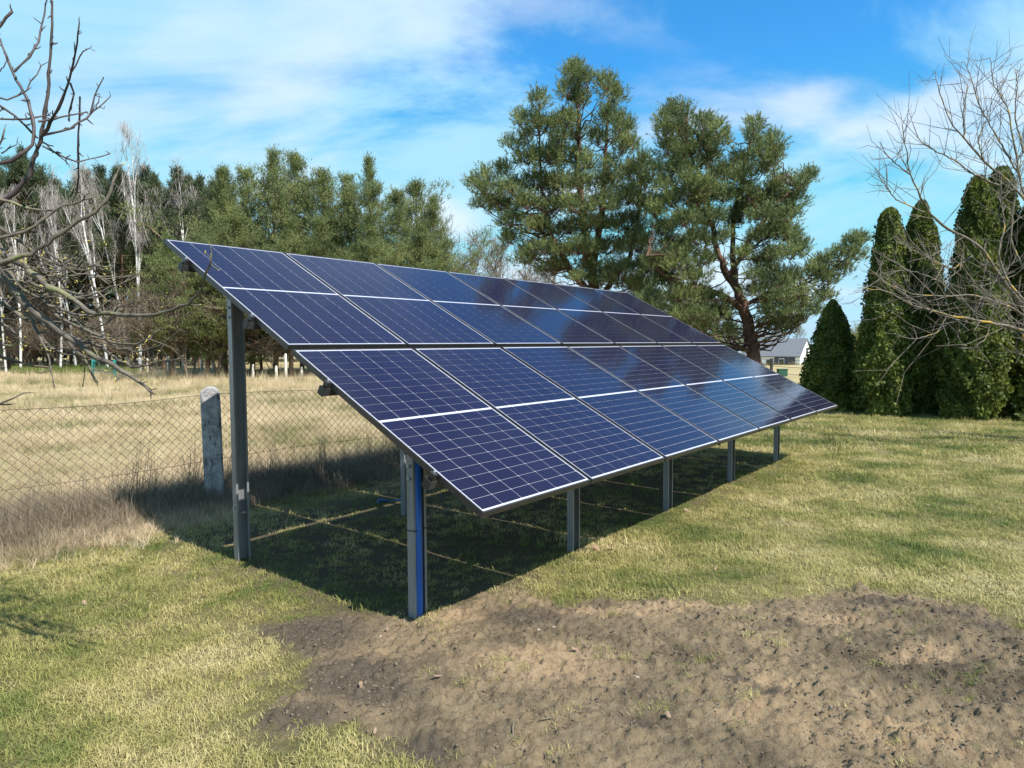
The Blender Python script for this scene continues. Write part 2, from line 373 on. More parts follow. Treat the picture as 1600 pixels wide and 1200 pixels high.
MAT['stake'] = plain('pale_wooden_stake', (0.42, 0.38, 0.32), (0.66, 0.62, 0.55), 5, 0.85)
MAT['teal'] = plain('teal_paint', (0.03, 0.24, 0.21), (0.05, 0.34, 0.29), 6, 0.5)
MAT['white_wall'] = plain('white_render', (0.82, 0.84, 0.87), (0.88, 0.89, 0.90), 2, 0.85)
MAT['dark_wall'] = plain('slate_blue_cladding', (0.05, 0.06, 0.10), (0.08, 0.09, 0.13), 3, 0.7)
MAT['roof'] = plain('grey_roof_tiles', (0.13, 0.135, 0.155), (0.20, 0.205, 0.225), 4, 0.7)
MAT['glass'] = plain('dark_window_glass', (0.03, 0.035, 0.045), (0.05, 0.055, 0.065), 3, 0.08)
MAT['stone'] = plain('pale_pebble', (0.24, 0.19, 0.155), (0.42, 0.35, 0.29), 20, 0.8, bs=0.3)
MAT['leaf'] = foliage('dead_leaves', [(0, (0.20, 0.12, 0.07)), (1, (0.50, 0.36, 0.26))], 3, 0.3)

# ------------------------------------------------------------------ array frame of reference (needed by the ground)
AX, AY, AZ, AZIM, TILT = -0.1478, 3.4385, 0.7404, 0.9124, 0.4839
E1 = np.array([math.cos(AZIM), math.sin(AZIM), 0]); EN = np.array([-math.sin(AZIM), math.cos(AZIM), 0]); EZ = np.array([0, 0, 1.0])
E2 = math.cos(TILT) * EN + math.sin(TILT) * EZ; E3 = np.cross(E1, E2)
A0 = np.array([AX, AY, AZ]); AG = np.array([AX, AY, 0])
FB = np.array([-2.96, 6.86, 0]); FA = R(50); FE = np.array([math.cos(FA), math.sin(FA), 0]); FN = np.array([-math.sin(FA), math.cos(FA), 0])

# ------------------------------------------------------------------ ground
DPX = [(370, 1140), (470, 1085), (478, 1035), (430, 1002), (420, 985), (470, 966), (545, 962), (600, 966), (650, 965), (690, 948), (745, 925), (800, 918), (835, 926), (880, 942), (960, 940), (1080, 937),
       (1180, 950), (1240, 934), (1330, 924), (1420, 935), (1500, 945), (1560, 965), (1610, 985), (1750, 1010), (1850, 1300), (700, 1300), (640, 1190), (600, 1168), (560, 1150), (500, 1150), (440, 1160), (400, 1155)]
DPOLY = np.array([gnd(*q)[:2] for q in DPX])
def sdf(X, Y):
    P = np.stack([X, Y], -1); d = np.full(X.shape, 1e9); ins = np.zeros(X.shape, bool)
    for a, b in zip(DPOLY, np.roll(DPOLY, -1, 0)):
        ab = b - a; t = np.clip(((P - a) @ ab) / (ab @ ab), 0, 1)
        d = np.minimum(d, np.hypot(*np.moveaxis(P - a - t[..., None] * ab, -1, 0)))
        cr = (a[1] > Y) != (b[1] > Y)
        xi = (b[0] - a[0]) * (Y - a[1]) / (b[1] - a[1] + 1e-12) + a[0]
        ins ^= cr & (X < xi)
    return np.where(ins, -d, d)
def dirt_mask(X, Y):
    s = sdf(X, Y) + (fbm(X * 4, Y * 4, 4, 5) - 0.5) * 0.34 + (fbm(X * 19, Y * 19, 2, 15) - 0.5) * 0.12
    m = sstep(0.07, -0.07, s)
    return m, s
HOLES = [(g_[0], g_[1], r_, d_) for g_, r_, d_ in [(gnd(900, 1030), .05, .03), (gnd(965, 1055), .05, .03), (gnd(835, 1120), .045, .03), (gnd(1000, 1125), .07, .035), (gnd(575, 1058), .08, .03), (gnd(460, 1130), .05, .03),
         (gnd(1190, 1080), .06, .03), (gnd(1400, 1040), .05, .03), (gnd(620, 1170), .1, .03), (gnd(720, 1080), .03, .03), (gnd(1340, 930), .06, -.05), (gnd(1410, 1170), .045, -.04), (gnd(1445, 1180), .045, -.045), (gnd(1385, 1150), .04, -.04), (gnd(1475, 1195), .045, -.04), (gnd(1340, 1135), .04, -.035), (gnd(1425, 1150), .035, .03), (gnd(1465, 1165), .035, .03), (gnd(1280, 1050), .05, -.03), (gnd(1330, 1060), .05, .035)]]
_hr = np.random.default_rng(44)
HOLES += [(hx, hy, _hr.uniform(.014, .045), _hr.uniform(.012, .034)) for hx, hy in zip(_hr.uniform(-1, 3.2, 90), _hr.uniform(2.4, 4.2, 90))]
def terrain(X, Y):
    X = np.asarray(X, float); Y = np.asarray(Y, float)
    d = np.hypot(X, Y)
    z = (fbm(X * 0.6, Y * 0.6, 3, 2) - 0.5) * 0.05 * sstep(2, 5, d)
    near = d < 14
    side = sstep(0.22, 0.34, X / np.maximum(Y, 1e-3)) * (Y > 1)
    z = z - 0.0235 * np.maximum(0, Y - 24) * side * sstep(24, 40, Y)
    m = np.zeros_like(z); mm, s = dirt_mask(X[near], Y[near]); m[near] = mm
    x, y = X[near], Y[near]
    lump = (fbm(x * 1.3, y * 1.3, 3, 31) - 0.42) * 0.085 + (fbm(x * 6, y * 6, 3, 41) - 0.5) * 0.026
    n3 = fbm(x * 26, y * 26, 3, 51, 0.65); cl = np.maximum(0, n3 - 0.5) ** 1.1 * 0.10 - np.maximum(0, 0.43 - n3) * 0.06
    inner = sstep(0.08, -0.4, s)
    n4 = fbm(x * 48 + 3, y * 48, 2, 61, 0.6); cl = cl + (n4 - .5) * .014 * (.4 + 1.2 * fbm(x * 2.5, y * 2.5, 2, 63))
    dz = mm * (0.006 + lump * (.25 + .75 * inner) + cl)
    for hx, hy, hr, hd in HOLES:
        dz = dz - hd * np.exp(-((x - hx) ** 2 + ((y - hy) * 1.2) ** 2) / hr ** 2) * np.minimum(1, mm + 0.2)
    gx, gy = (AG + EN * .636 + E1 * .22)[:2]
    dz = dz + 0.03 * np.exp(-((x - gx) ** 2 + (y - gy) ** 2) / .2 ** 2)
    z[near] += dz
    return z, m
def axis(lo, dlo, dhi, hi, st, gr):
    c = list(np.arange(dlo, dhi, st)); s = st; v = dhi
    while v < hi: c.append(v); s *= gr; v += s
    c.append(hi); s = st; v = dlo - st
    L_ = []
    while v > lo: L_.append(v); s *= gr; v -= s
    L_.append(lo); return np.array(L_[::-1] + c)
gx = axis(-500, -1.6, 3.4, 500, 0.0102, 1.065); gy = axis(-60, 2.35, 4.75, 700, 0.0102, 1.065)
X, Y = np.meshgrid(gx, gy); Z, DM = terrain(X, Y)
nx, ny = len(gx), len(gy)
idx = np.arange(nx * ny).reshape(ny, nx)
mb = MB(); mb.add(np.stack([X, Y, Z], -1).reshape(-1, 3), None, np.stack([idx[:-1, :-1], idx[:-1, 1:], idx[1:, 1:], idx[1:, :-1]], -1).reshape(-1, 4))
me = mb.mesh('ground', MAT['ground'], True)
fattr(me, 'dirt', DM.ravel())
def fdist(X, Y): return (X - FB[0]) * FN[0] + (Y - FB[1]) * FN[1]
MEAD = sstep(-0.45, 0.05, fdist(X, Y) + (fbm(X * 2, Y * 2, 3, 9) - .5) * .5); MEAD = np.maximum(MEAD, sstep(20, 26, Y) * (X > 4))
fattr(me, 'meadow', MEAD.ravel())
HUM = np.zeros_like(X); SAND = np.zeros_like(X)      # dark topsoil and pale subsoil lie in separate heaps
for px_, py_, a_, b_ in ((480, 990, .34, .30), (540, 1060, .26, .22), (430, 1128, .30, .12), (590, 1085, .18, .14), (830, 962, .30, .16), (1240, 975, .10, .06), (1375, 948, .24, .07), (1490, 965, .14, .06), (1545, 985, .16, .07), (640, 1175, .2, .12), (1195, 1085, .07, .05), (1150, 1065, .05, .04), (1000, 1125, .07, .05), (1400, 1040, .06, .04)):
    g_ = gnd(px_, py_); HUM = np.maximum(HUM, np.exp(-((X - g_[0]) / a_) ** 2 - ((Y - g_[1]) / b_) ** 2))
for px_, py_, a_, b_ in ((700, 965, .22, .10), (960, 958, .35, .10), (1090, 950, .40, .10), (1290, 970, .2, .08), (1440, 1030, .25, .1), (860, 1040, .4, .25), (1420, 1165, .22, .12)):
    g_ = gnd(px_, py_); SAND = np.maximum(SAND, np.exp(-((X - g_[0]) / a_) ** 2 - ((Y - g_[1]) / b_) ** 2))
fattr(me, 'humus', HUM.ravel()); fattr(me, 'sand', SAND.ravel())
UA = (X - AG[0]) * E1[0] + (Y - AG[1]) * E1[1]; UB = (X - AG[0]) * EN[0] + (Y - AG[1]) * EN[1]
fattr(me, 'array_shade', (sstep(-.4, .4, UA) * sstep(7.6, 7.0, UA) * sstep(.3, .8, UB) * sstep(4.0, 3.2, UB)).ravel())  # mask for the painted shade below the panels
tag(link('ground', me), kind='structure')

# ------------------------------------------------------------------ scatter with geometry nodes
SRC = {}
def source_collection(name, meshes):
    c = bpy.data.collections.new(name)
    for i, me in enumerate(meshes):
        o = bpy.data.objects.new('%s_%02d' % (name, i), me); c.objects.link(o)
    return c
def scatter(name, P, rot, scl, ind, coll, label, cat, mat=None):
    me = bpy.data.meshes.new(name); me.vertices.add(len(P)); me.vertices.foreach_set('co', np.asarray(P, np.float32).ravel())
    a = me.attributes.new('rot', 'FLOAT_VECTOR', 'POINT'); a.data.foreach_set('vector', np.asarray(rot, np.float32).ravel())
    a = me.attributes.new('scl', 'FLOAT_VECTOR', 'POINT'); a.data.foreach_set('vector', np.asarray(scl, np.float32).ravel())
    a = me.attributes.new('ind', 'INT', 'POINT'); a.data.foreach_set('value', np.asarray(ind, np.int32))
    o = link(name, me)
    ng = bpy.data.node_groups.new(name + '_nodes', 'GeometryNodeTree')
    ng.interface.new_socket('Geometry', in_out='INPUT', socket_type='NodeSocketGeometry')
    ng.interface.new_socket('Geometry', in_out='OUTPUT', socket_type='NodeSocketGeometry')
    gi = ng.nodes.new('NodeGroupInput'); go = ng.nodes.new('NodeGroupOutput')
    iop = ng.nodes.new('GeometryNodeInstanceOnPoints'); ci = ng.nodes.new('GeometryNodeCollectionInfo')
    ci.inputs[0].default_value = coll; ci.inputs['Separate Children'].default_value = True; ci.inputs['Reset Children'].default_value = True
    def na(nm, dt):
        n = ng.nodes.new('GeometryNodeInputNamedAttribute'); n.data_type = dt; n.inputs['Name'].default_value = nm; return n.outputs[0]
    ng.links.new(gi.outputs[0], iop.inputs['Points']); ng.links.new(ci.outputs[0], iop.inputs['Instance'])
    iop.inputs['Pick Instance'].default_value = True
    ng.links.new(na('ind', 'INT'), iop.inputs['Instance Index'])
    ng.links.new(na('rot', 'FLOAT_VECTOR'), iop.inputs['Rotation']); ng.links.new(na('scl', 'FLOAT_VECTOR'), iop.inputs['Scale'])
    ng.links.new(iop.outputs[0], go.inputs[0])
    md = o.modifiers.new('scatter', 'NODES'); md.node_group = ng
    return tag(o, label, cat, kind='stuff')

def tuft(nb, rad, l0, l1, w, lean0, lean1, mat, seed, up=0.0, segs=2):
    r = np.random.default_rng(seed); mb = MB()
    th = r.uniform(0, 2 * math.pi, nb); rr = rad * np.sqrt(r.uniform(0, 1, nb))
    b = np.stack([rr * np.cos(th), rr * np.sin(th), np.full(nb, -0.004)], -1)
    az = r.uniform(0, 2 * math.pi, nb); le = r.uniform(lean0, lean1, nb); ln = r.uniform(l0, l1, nb)
    h = np.stack([np.cos(az), np.sin(az), np.zeros(nb)], -1); sd_ = np.stack([-np.sin(az), np.cos(az), np.zeros(nb)], -1)
    up_ = np.array([[0, 0, 1.0]])
    p1 = b + ln[:, None] * .5 * (h * np.sin(le * .6)[:, None] + up_ * np.cos(le * .6)[:, None])
    p2 = p1 + ln[:, None] * .5 * (h * np.sin(le * 1.25)[:, None] + up_ * np.cos(le * 1.25)[:, None])
    p2[:, 2] = np.maximum(p2[:, 2], 0.002)
    wv = (w * r.uniform(.6, 1.2, nb))[:, None] * sd_ * .5
    V = np.stack([b - wv, b + wv, p1 + wv * .8, p1 - wv * .8, p2], 1).reshape(-1, 3)
    k = np.arange(nb)[:, None] * 5
    mb.add(V, k + np.array([[3, 2, 4]]), k + np.array([[0, 1, 2, 3]]))
    return mb.mesh('tuft', mat)

def polar(n_per_m2, r0, r1, a0, a1):
    n = int(n_per_m2 * (a1 - a0) * (r1 ** 2 - r0 ** 2) / 2)
    r = np.sqrt(rng.uniform(r0 ** 2, r1 ** 2, n)); a = rng.uniform(a0, a1, n)
    return r * np.sin(a), r * np.cos(a)

# lawn
lawn_src = source_collection('lawn_tuft', [tuft(34, 0.055, 0.016, 0.050, 0.0030, 0.7, 1.5, MAT['lawn'], 100 + i) for i in range(6)] +
                             [tuft(24, 0.045, 0.03, 0.065, 0.0032, 0.2, 1.0, MAT['lawn'], 120 + i) for i in range(2)])
xs, ys, sc_ = [], [], []
for dens, r0, r1, s_ in ((1150, 2.3, 4.2, 0.85), (680, 4.2, 7, 1.0), (330, 7, 11, 1.3), (130, 11, 24, 2.0)):
    x, y = polar(dens, r0, r1, R(-42), R(42)); xs.append(x); ys.append(y); sc_.append(np.full(len(x), s_))
x = np.concatenate(xs); y = np.concatenate(ys); s_ = np.concatenate(sc_)
z, dm = terrain(x, y); fd = fdist(x, y)
patchy = fbm(x * 5, y * 5, 3, 77); edge_s = sdf(x, y) + (fbm(x * 4, y * 4, 4, 5) - 0.5) * 0.34; thin = sstep(.30, -.06, edge_s) * .8
keep = (rng.uniform(0, 1, len(x)) > np.where(dm > .5, 0.9975 - 0.09 * (patchy > .63), np.maximum(dm, thin))) & (fd < 0.0 - 0.3 * rng.uniform(0, 1, len(x)))
keep &= ~((y > 21) & (x > 5))
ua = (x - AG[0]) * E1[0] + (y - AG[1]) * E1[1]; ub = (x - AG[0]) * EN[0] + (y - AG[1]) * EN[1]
array_shade = sstep(-.4, .4, ua) * sstep(7.6, 7.0, ua) * sstep(.3, .8, ub) * sstep(4.0, 3.2, ub)
keep &= rng.uniform(0, 1, len(x)) > array_shade * .78  # fewer tufts under the panels, to deepen the painted shade
x, y, z, s_, dm_ = x[keep], y[keep], z[keep], s_[keep], dm[keep]
n = len(x)
s_ = s_ * rng.uniform(0.6, 1.25, n) * (0.75 + 0.7 * fbm(x * 1.3, y * 1.3, 3, 66))
scatter('lawn_grass', np.stack([x, y, z], -1), np.stack([rng.normal(0, .12, n), rng.normal(0, .12, n), rng.uniform(0, 6.28, n)], -1), np.stack([s_, s_, s_ * rng.uniform(.6, 1.1, n)], -1),
        np.where(rng.uniform(0, 1, n) < .05 + .22 * (fbm(x * 2.2, y * 2.2, 3, 67) > .58), rng.integers(6, 8, n), rng.integers(0, 6, n)), lawn_src, 'short yellowish green spring lawn around the solar array', 'grass')

# meadow beyond the fence
st_src = source_collection('straw_tuft', [tuft(26, 0.09, 0.10, 0.34, 0.004, 0.15, 1.15, MAT['straw'], 200 + i) for i in range(5)] + [tuft(12, 0.05, 0.25, 0.55, 0.0035, 0.03, 0.35, MAT['straw'], 220 + i) for i in range(3)])
xs, ys, sc_ = [], [], []
for dens, r0, r1, s_ in ((170, 6, 11, 0.8), (70, 11, 18, 1.05), (26, 18, 30, 1.5), (11, 30, 47, 2.0)):
    x, y = polar(dens, r0, r1, R(-42), R(6)); xs.append(x); ys.append(y); sc_.append(np.full(len(x), s_))
x = np.concatenate(xs); y = np.concatenate(ys); s_ = np.concatenate(sc_)
fd = fdist(x, y); pt = fbm(x * .5, y * .5, 3, 88)
keep = (fd > 0.05) & (rng.uniform(0, 1, len(x)) < 0.35 + 1.0 * pt) & (y < 44)
x, y, s_, pt = x[keep], y[keep], s_[keep], pt[keep]; n = len(x); z, _ = terrain(x, y)
s_ = s_ * rng.uniform(.5, 1.05, n) * (.55 + .7 * pt)
scatter('meadow_grass', np.stack([x, y, z], -1), np.stack([rng.normal(0, .15, n), rng.normal(0, .15, n), rng.uniform(0, 6.28, n)], -1), np.stack([s_, s_, s_ * rng.uniform(.4, 1.0, n)], -1),
        np.where(rng.uniform(0, 1, n) < .12 + .2 * (y > 30), rng.integers(5, 8, n), rng.integers(0, 5, n)), st_src, 'dry straw coloured meadow between the wire fence and the wood', 'grass')

# dead weeds along the fence
wd_src = source_collection('weed_tuft', [tuft(30, 0.10, 0.10, 0.40, 0.003, 0.2, 1.2, MAT['weed'], 300 + i) for i in range(5)] + [tuft(9, 0.05, 0.4, 0.95, 0.0035, 0.02, 0.22, MAT['weed'], 320 + i) for i in range(3)])
n = 9000
k = rng.uniform(-3.2, 10, n); k = np.where(rng.uniform(0, 1, n) < .45, rng.uniform(-3.2, 3, n), k); o = rng.normal(0.14, 0.30, n) + np.where(rng.uniform(0, 1, n) < .5, rng.uniform(0, 1.5, n), 0)
o = np.where(k < -0.4, o - 0.12, o)
x = FB[0] + FE[0] * k + FN[0] * o; y = FB[1] + FE[1] * k + FN[1] * o; z, _ = terrain(x, y)
s_ = rng.uniform(.45, 1.1, n) * np.clip(1.1 - np.abs(o - .2) * .45, .35, 1.1)
tall = rng.uniform(0, 1, n) < np.where(o > 0.0, .11, 0.0)
scatter('fence_weeds', np.stack([x, y, z], -1), np.stack([rng.normal(0, .15, n), rng.normal(0, .15, n), rng.uniform(0, 6.28, n)], -1), np.stack([s_, s_, s_ * rng.uniform(.6, 1.1, n)], -1),
        np.where(tall, rng.integers(5, 8, n), rng.integers(0, 5, n)), wd_src, 'grey brown dead weeds along the foot of the wire fence', 'weeds')
n = 2600
k = rng.uniform(-3.2, -0.1, n); o = -np.abs(rng.normal(0.30, 0.22, n)); x = FB[0] + FE[0] * k + FN[0] * o; y = FB[1] + FE[1] * k + FN[1] * o; z, _ = terrain(x, y)
s_ = rng.uniform(.3, .7, n)
scatter('verge_grass', np.stack([x, y, z], -1), np.stack([rng.normal(.1, .2, n), rng.normal(.1, .2, n), rng.uniform(0, 6.28, n)], -1), np.stack([s_, s_, s_ * rng.uniform(.35, .8, n)], -1),
        rng.integers(0, 5, n), st_src, 'flattened straw coloured grass verge on the lawn side of the fence', 'grass')

# mossy bank at the wood edge
MAT['moss'] = grass_mat('mossy_grass', [(0, (0.05, 0.09, 0.02)), (0.5, (0.14, 0.19, 0.045)), (1, (0.30, 0.30, 0.09))], 0.5, 0.3, 0.5)
mo_src = source_collection('moss_tuft', [tuft(26, 0.12, 0.10, 0.26, 0.012, 0.3, 1.2, MAT['moss'], 350 + i) for i in range(3)])
n = 1500; pxs = rng.uniform(20, 215, n); P = np.array([gnd(a_, b_) for a_, b_ in zip(pxs, rng.uniform(577, 586, n))]); P[:, 2] += .05 + .28 * rng.uniform(0, 1, n) * fbm(pxs / 30, pxs * 0, 2, 4)
scatter('bank_grass', P, np.stack([rng.normal(0, .3, n), rng.normal(0, .3, n), rng.uniform(0, 6.28, n)], -1), np.repeat(rng.uniform(.7, 1.5, (n, 1)), 3, 1), rng.integers(0, 3, n), mo_src, 'low mossy green bank along the wood edge behind the meadow', 'grass')

# soil clods, pebbles
def lump(seed, mat, flat=.7, nseg=7, nring=5):
    r = np.random.default_rng(seed); V = []
    for i in range(nring + 1):
        ph = math.pi * i / nring
        for j in range(nseg):
            th = 2 * math.pi * j / nseg; V.append((math.sin(ph) * math.cos(th), math.sin(ph) * math.sin(th), math.cos(ph)))
    V = np.array(V); k = r.normal(0, 1, (6, 3))
    rad = 1 + sum(.16 * np.sin(V @ k[i] * 2.3 + i) for i in range(6)) + r.normal(0, .05, len(V))
    V = V * rad[:, None] * np.array([1, .8, flat]); mb = MB()
    Q = [[i * nseg + j, (i + 1) * nseg + j, (i + 1) * nseg + (j + 1) % nseg, i * nseg + (j + 1) % nseg] for i in range(nring) for j in range(nseg)]
    mb.add(V, None, Q); return mb.mesh('lump', mat)
cl_src = source_collection('soil_clod', [lump(400 + i, MAT['clod']) for i in range(6)])
n = 16000
x = rng.uniform(-1.5, 3.6, n); y = rng.uniform(2.35, 4.7, n)
_, dm = terrain(x, y); cn = fbm(x * 3, y * 3, 3, 91)
keep = rng.uniform(0, 1, n) < dm * np.clip((cn - .28) * 2.4, .1, 1)
x, y = x[keep], y[keep]; z, _ = terrain(x, y); n = len(x)
s_ = 0.0028 * np.exp(np.abs(rng.normal(0, .62, n))) * (1 + 1.6 * (rng.uniform(0, 1, n) < .02))
s_ = np.minimum(s_, .009)
scatter('soil_clods', np.stack([x, y, z + s_ * .25], -1), rng.uniform(0, 6.28, (n, 3)) * np.array([.15, .15, 1]), np.stack([s_, s_, s_], -1), rng.integers(0, 6, n), cl_src, 'loose crumbs and clods of dug up soil', 'soil')

# ------------------------------------------------------------------ solar array
W, L, G1, G2 = 1.030, 1.755, 0.0197, 0.0548
array = empty('solar_array', AG, 0)
tag(array, 'ground mounted solar array of two rows of dark blue panels on steel posts', 'solar array')
ARR_INV = Matrix.Translation((-AG[0], -AG[1], 0))
def achild(name, mbd, mat, parent=None, smooth=False):
    """mesh made in world axes around the array's base point"""
    return mbd.build(name, mat, parent or array, smooth)
def loc(p): return np.asarray(p, float) - AG
PF = Matrix(((E1[0], E2[0], E3[0]), (E1[1], E2[1], E3[1]), (E1[2], E2[2], E3[2])))   # panel axes
TH = 0.035; LIP = 0.010
# shared meshes in panel coordinates: origin at lower left corner on the glass plane
mb = MB(); mb.box((W / 2, L / 2, -0.006), (W / 2 - .004, L / 2 - .004, .0045)); lam_me = mb.mesh('laminate', MAT['backsheet'])
mb = MB()
mb.box((LIP / 2, L / 2, -TH / 2 + .0012), (LIP / 2, L / 2, TH / 2)); mb.box((W - LIP / 2, L / 2, -TH / 2 + .0012), (LIP / 2, L / 2, TH / 2))
mb.box((W / 2, LIP / 2, -TH / 2 + .0012), (W / 2 - LIP, LIP / 2, TH / 2)); mb.box((W / 2, L - LIP / 2, -TH / 2 + .0012), (W / 2 - LIP, LIP / 2, TH / 2))
frame_me = mb.mesh('frame', MAT['frame'])
MX, MY, MID = 0.0190, 0.0235, 0.020
PX = (W - 2 * MX) / 6; PY = (L / 2 - MY - MID / 2) / 10
GX, GY = 0.0036, 0.0024
def cell_centres():
    out_ = []
    for j in range(20):
        yb = MY + PY * (j + .5) if j < 10 else L / 2 + MID / 2 + PY * (j - 10 + .5)
        for i in range(6): out_.append((MX + PX * (i + .5), yb))
    return out_
CC = cell_centres()
def cell_geo(mb, cx, cy):
    hx, hy, ch = (PX - GX) / 2, (PY - GY) / 2, 0.0035
    o = np.array([(-hx + ch, -hy), (hx - ch, -hy), (hx, -hy + ch), (hx, hy), (-hx, hy), (-hx, -hy + ch)]) + [cx, cy]
    mb.prism(o, -0.0014, -0.0004)
mb = MB(); cell_geo(mb, 0, 0); cell_me = mb.mesh('cell', MAT['cell'])
mb = MB(); [cell_geo(mb, *c_) for c_ in CC]; cells_me = mb.mesh('cells', MAT['cell'])
mb = MB(); [cell_geo(mb, *c_) for c_ in CC[60:]]; cells_up_me = mb.mesh('cells', MAT['cell'])
panel_sag = np.random.default_rng(5)
for row in (0, 1):
    for c in range(7):
        o = link('solar_panel', lam_me, None, array)
        p0 = loc(A0 + E1 * c * (W + G1) + E2 * row * (L + G2))
        m3 = PF.to_4x4(); rx, ry = panel_sag.normal(0, .0012, 2)
        m3 = m3 @ Matrix.Rotation(rx, 4, 'X') @ Matrix.Rotation(ry, 4, 'Y'); m3.translation = Vector(p0)
        o.matrix_local = m3
        link('frame', frame_me, None, o)
        if row == 0 and c < 2: single = CC
        elif row == 1 and c == 0: single = CC[:60]
        else: single = []
        for q in single:
            k_ = link('cell', cell_me, None, o); k_.location = (q[0], q[1], 0)
        if len(single) == 60: tag(link('cells', cells_up_me, None, o), kind='stuff')
        elif not single: tag(link('cells', cells_me, None, o), kind='stuff')
LT = 7 * W + 6 * G1
RV = [0.36, 1.34, L + G2 + .42, L + G2 + 1.36]
for v in RV:                                                    # rails along the array
    mb = MB(); off = -TH - .026
    c0 = loc(A0 + E2 * v + E3 * off)
    a_, b_, t_ = 0.021, 0.025, .003
    ax = np.array([E1, E2, E3]); hl = LT / 2 + .045
    mid_ = c0 + E1 * LT / 2
    mb.box(mid_ + E3 * (b_ - t_ / 2) * 0 - E2 * a_, (hl, t_ / 2, b_), ax); mb.box(mid_ + E2 * a_, (hl, t_ / 2, b_), ax)
    mb.box(mid_ - E3 * (b_ - t_ / 2 + .0006), (hl, a_ - t_ / 2, t_ / 2), ax)
    ro = achild('rail', mb, MAT['rail'])
    mb = MB(); mb.box(c0 - E1 * .047, (.003, a_ + .004, b_ + .003), ax); achild('end_cap', mb, MAT['black'], ro)
    mb = MB(); mb.box(c0 + E3 * (.026 + .019) - E1 * .018, (.014, .02, .018), ax); cl = achild('end_clamp', mb, MAT['frame'])
    mb = MB(); mb.tube([c0 + E3 * .06 - E1 * .018, c0 + E3 * .0745 - E1 * .018], .0065, 8); achild('bolt', mb, MAT['bolt'], cl)
def cprofile(depth, width, lip, t):
    """open steel channel: x = width along the array, y = depth, open towards -y"""
    w, d = width / 2, depth / 2
    return [(-w, -d), (-w + lip, -d), (-w + lip, -d + t), (-w + t, -d + t), (-w + t, d - t), (w - t, d - t), (w - t, -d + t), (w - lip, -d + t), (w - lip, -d), (w, -d), (w, d), (-w, d)]
def cpost(base, h0, h1, depth=.052, width=.102, lip=.016, t=.004):
    o = np.array(cprofile(depth, width, lip, t)); n = len(o); mb = MB()
    V = np.vstack([base + E1 * 0 + o[:, :1] * E1 + o[:, 1:] * EN + EZ * h for h in (h0, h1)])
    Q = [[j, (j + 1) % n, n + (j + 1) % n, n + j] for j in range(n)]
    caps = [[0, 1, 2, 3], [0, 3, 4, 11], [4, 5, 10, 11], [5, 6, 9, 10], [6, 7, 8, 9]]
    Q += [[n + q for q in c_] for c_ in caps]
    mb.add(V, None, Q); return mb
FO, FS, FSP, BO = .636, .2213, 1.6632, 2.465
under = TH + .052
posts = []
for k in range(5):
    s0 = FS + FSP * k
    for off, back in ((FO, 0), (BO, 1)):
        top = AZ + off * math.tan(TILT) - under / math.cos(TILT) - .012
        b = loc(AG + EN * off + E1 * (s0 - .06)); zz = float(terrain(np.array([b[0] + AG[0]]), np.array([b[1] + AG[1]]))[0][0])
        po = achild('post', cpost(b, zz - .25, top), MAT['galv']); posts.append((po, b, top, back, k, zz))
        # bracket and bolts that hold the rafter
        mb = MB(); mb.tube([b + EZ * (top - .07) - E1 * .053, b + EZ * (top - .07) - E1 * .066], .010, 6); achild('bolt', mb, MAT['bolt'], po)
        mb = MB(); mb.tube([b + EZ * (top - .14) - E1 * .053, b + EZ * (top - .14) - E1 * .066], .010, 6); achild('bolt', mb, MAT['bolt'], po)
    # rafter: a channel along the slope
    mb = MB(); ax = np.array([E1, E2, E3]); vm = (FO + BO) / 2 / math.cos(TILT); hl = (BO - FO) / 2 / math.cos(TILT) + .62
    c0 = loc(A0 + E1 * (s0 + .022) + E2 * vm + E3 * (-under - .042))
    mb.box(c0, (.002, hl, .040), ax); mb.box(c0 + E1 * .02 + E3 * .0385, (.0178, hl, .0015), ax); mb.box(c0 + E1 * .02 - E3 * .0385, (.0178, hl, .0015), ax)
    achild('rafter', mb, MAT['rail'])
# splice plate with bright screws on the two near tall posts
for po, b, top, back, k, zz in posts:
    if back and k < 2:
        mb = MB(); mb.box(b + EZ * (.36 if k == 0 else .52) - EN * .030, (.018, .0025, .006), np.array([E1, EN, EZ])); achild('bracket', mb, MAT['bolt'], po)
        mb = MB(); mb.tube([b + EZ * (.40 if k == 0 else .56) - E1 * .051, b + EZ * (.40 if k == 0 else .56) - E1 * .062], .008, 6); achild('bolt', mb, MAT['bolt'], po)
po, b, top, back, k, zz = posts[0]
mb = MB(); mb.tube([b + EZ * (zz - .2) - EN * .006 - E1 * .006, b + EZ * (zz + .35) - EN * .006 - E1 * .006, b + EZ * (top - .02) - EN * .006 - E1 * .006], .031, 14)
pipe = achild('conduit', mb, MAT['blue_pipe'], po, True); pipe['label'] = 'blue plastic conduit running down inside the nearest post'
for h_ in (zz + .50, zz + .98):
    mb = MB()
    o_ = np.array([(-.0535, -.0285), (.0535, -.0285), (.0535, .0285), (-.0535, .0285), (-.0535, -.0285)])
    pth = [b + q[0] * E1 + q[1] * EN + EZ * (h_ + .004 * math.sin(i * 2)) for i, q in enumerate(o_)]
    for p_, q_ in zip(pth[:-1], pth[1:]): mb.twigs([p_], [q_], .0028, .0028, 5)
    achild('cable_tie', mb, MAT['black'], po)
# junction boxes and leads under the lower row (seen at the open end)
mb = MB(); q0 = loc(A0 + E1 * .10 + E2 * 1.0 + E3 * -.03)
pth = np.array([q0 + E1 * .9 * t_ + E2 * .05 * math.sin(t_ * 6) + EZ * (-.05 - .07 * math.sin(t_ * math.pi)) for t_ in np.linspace(0, 1, 12)])
mb.tube(pth, .0035, 5); achild('cable', mb, MAT['black'])
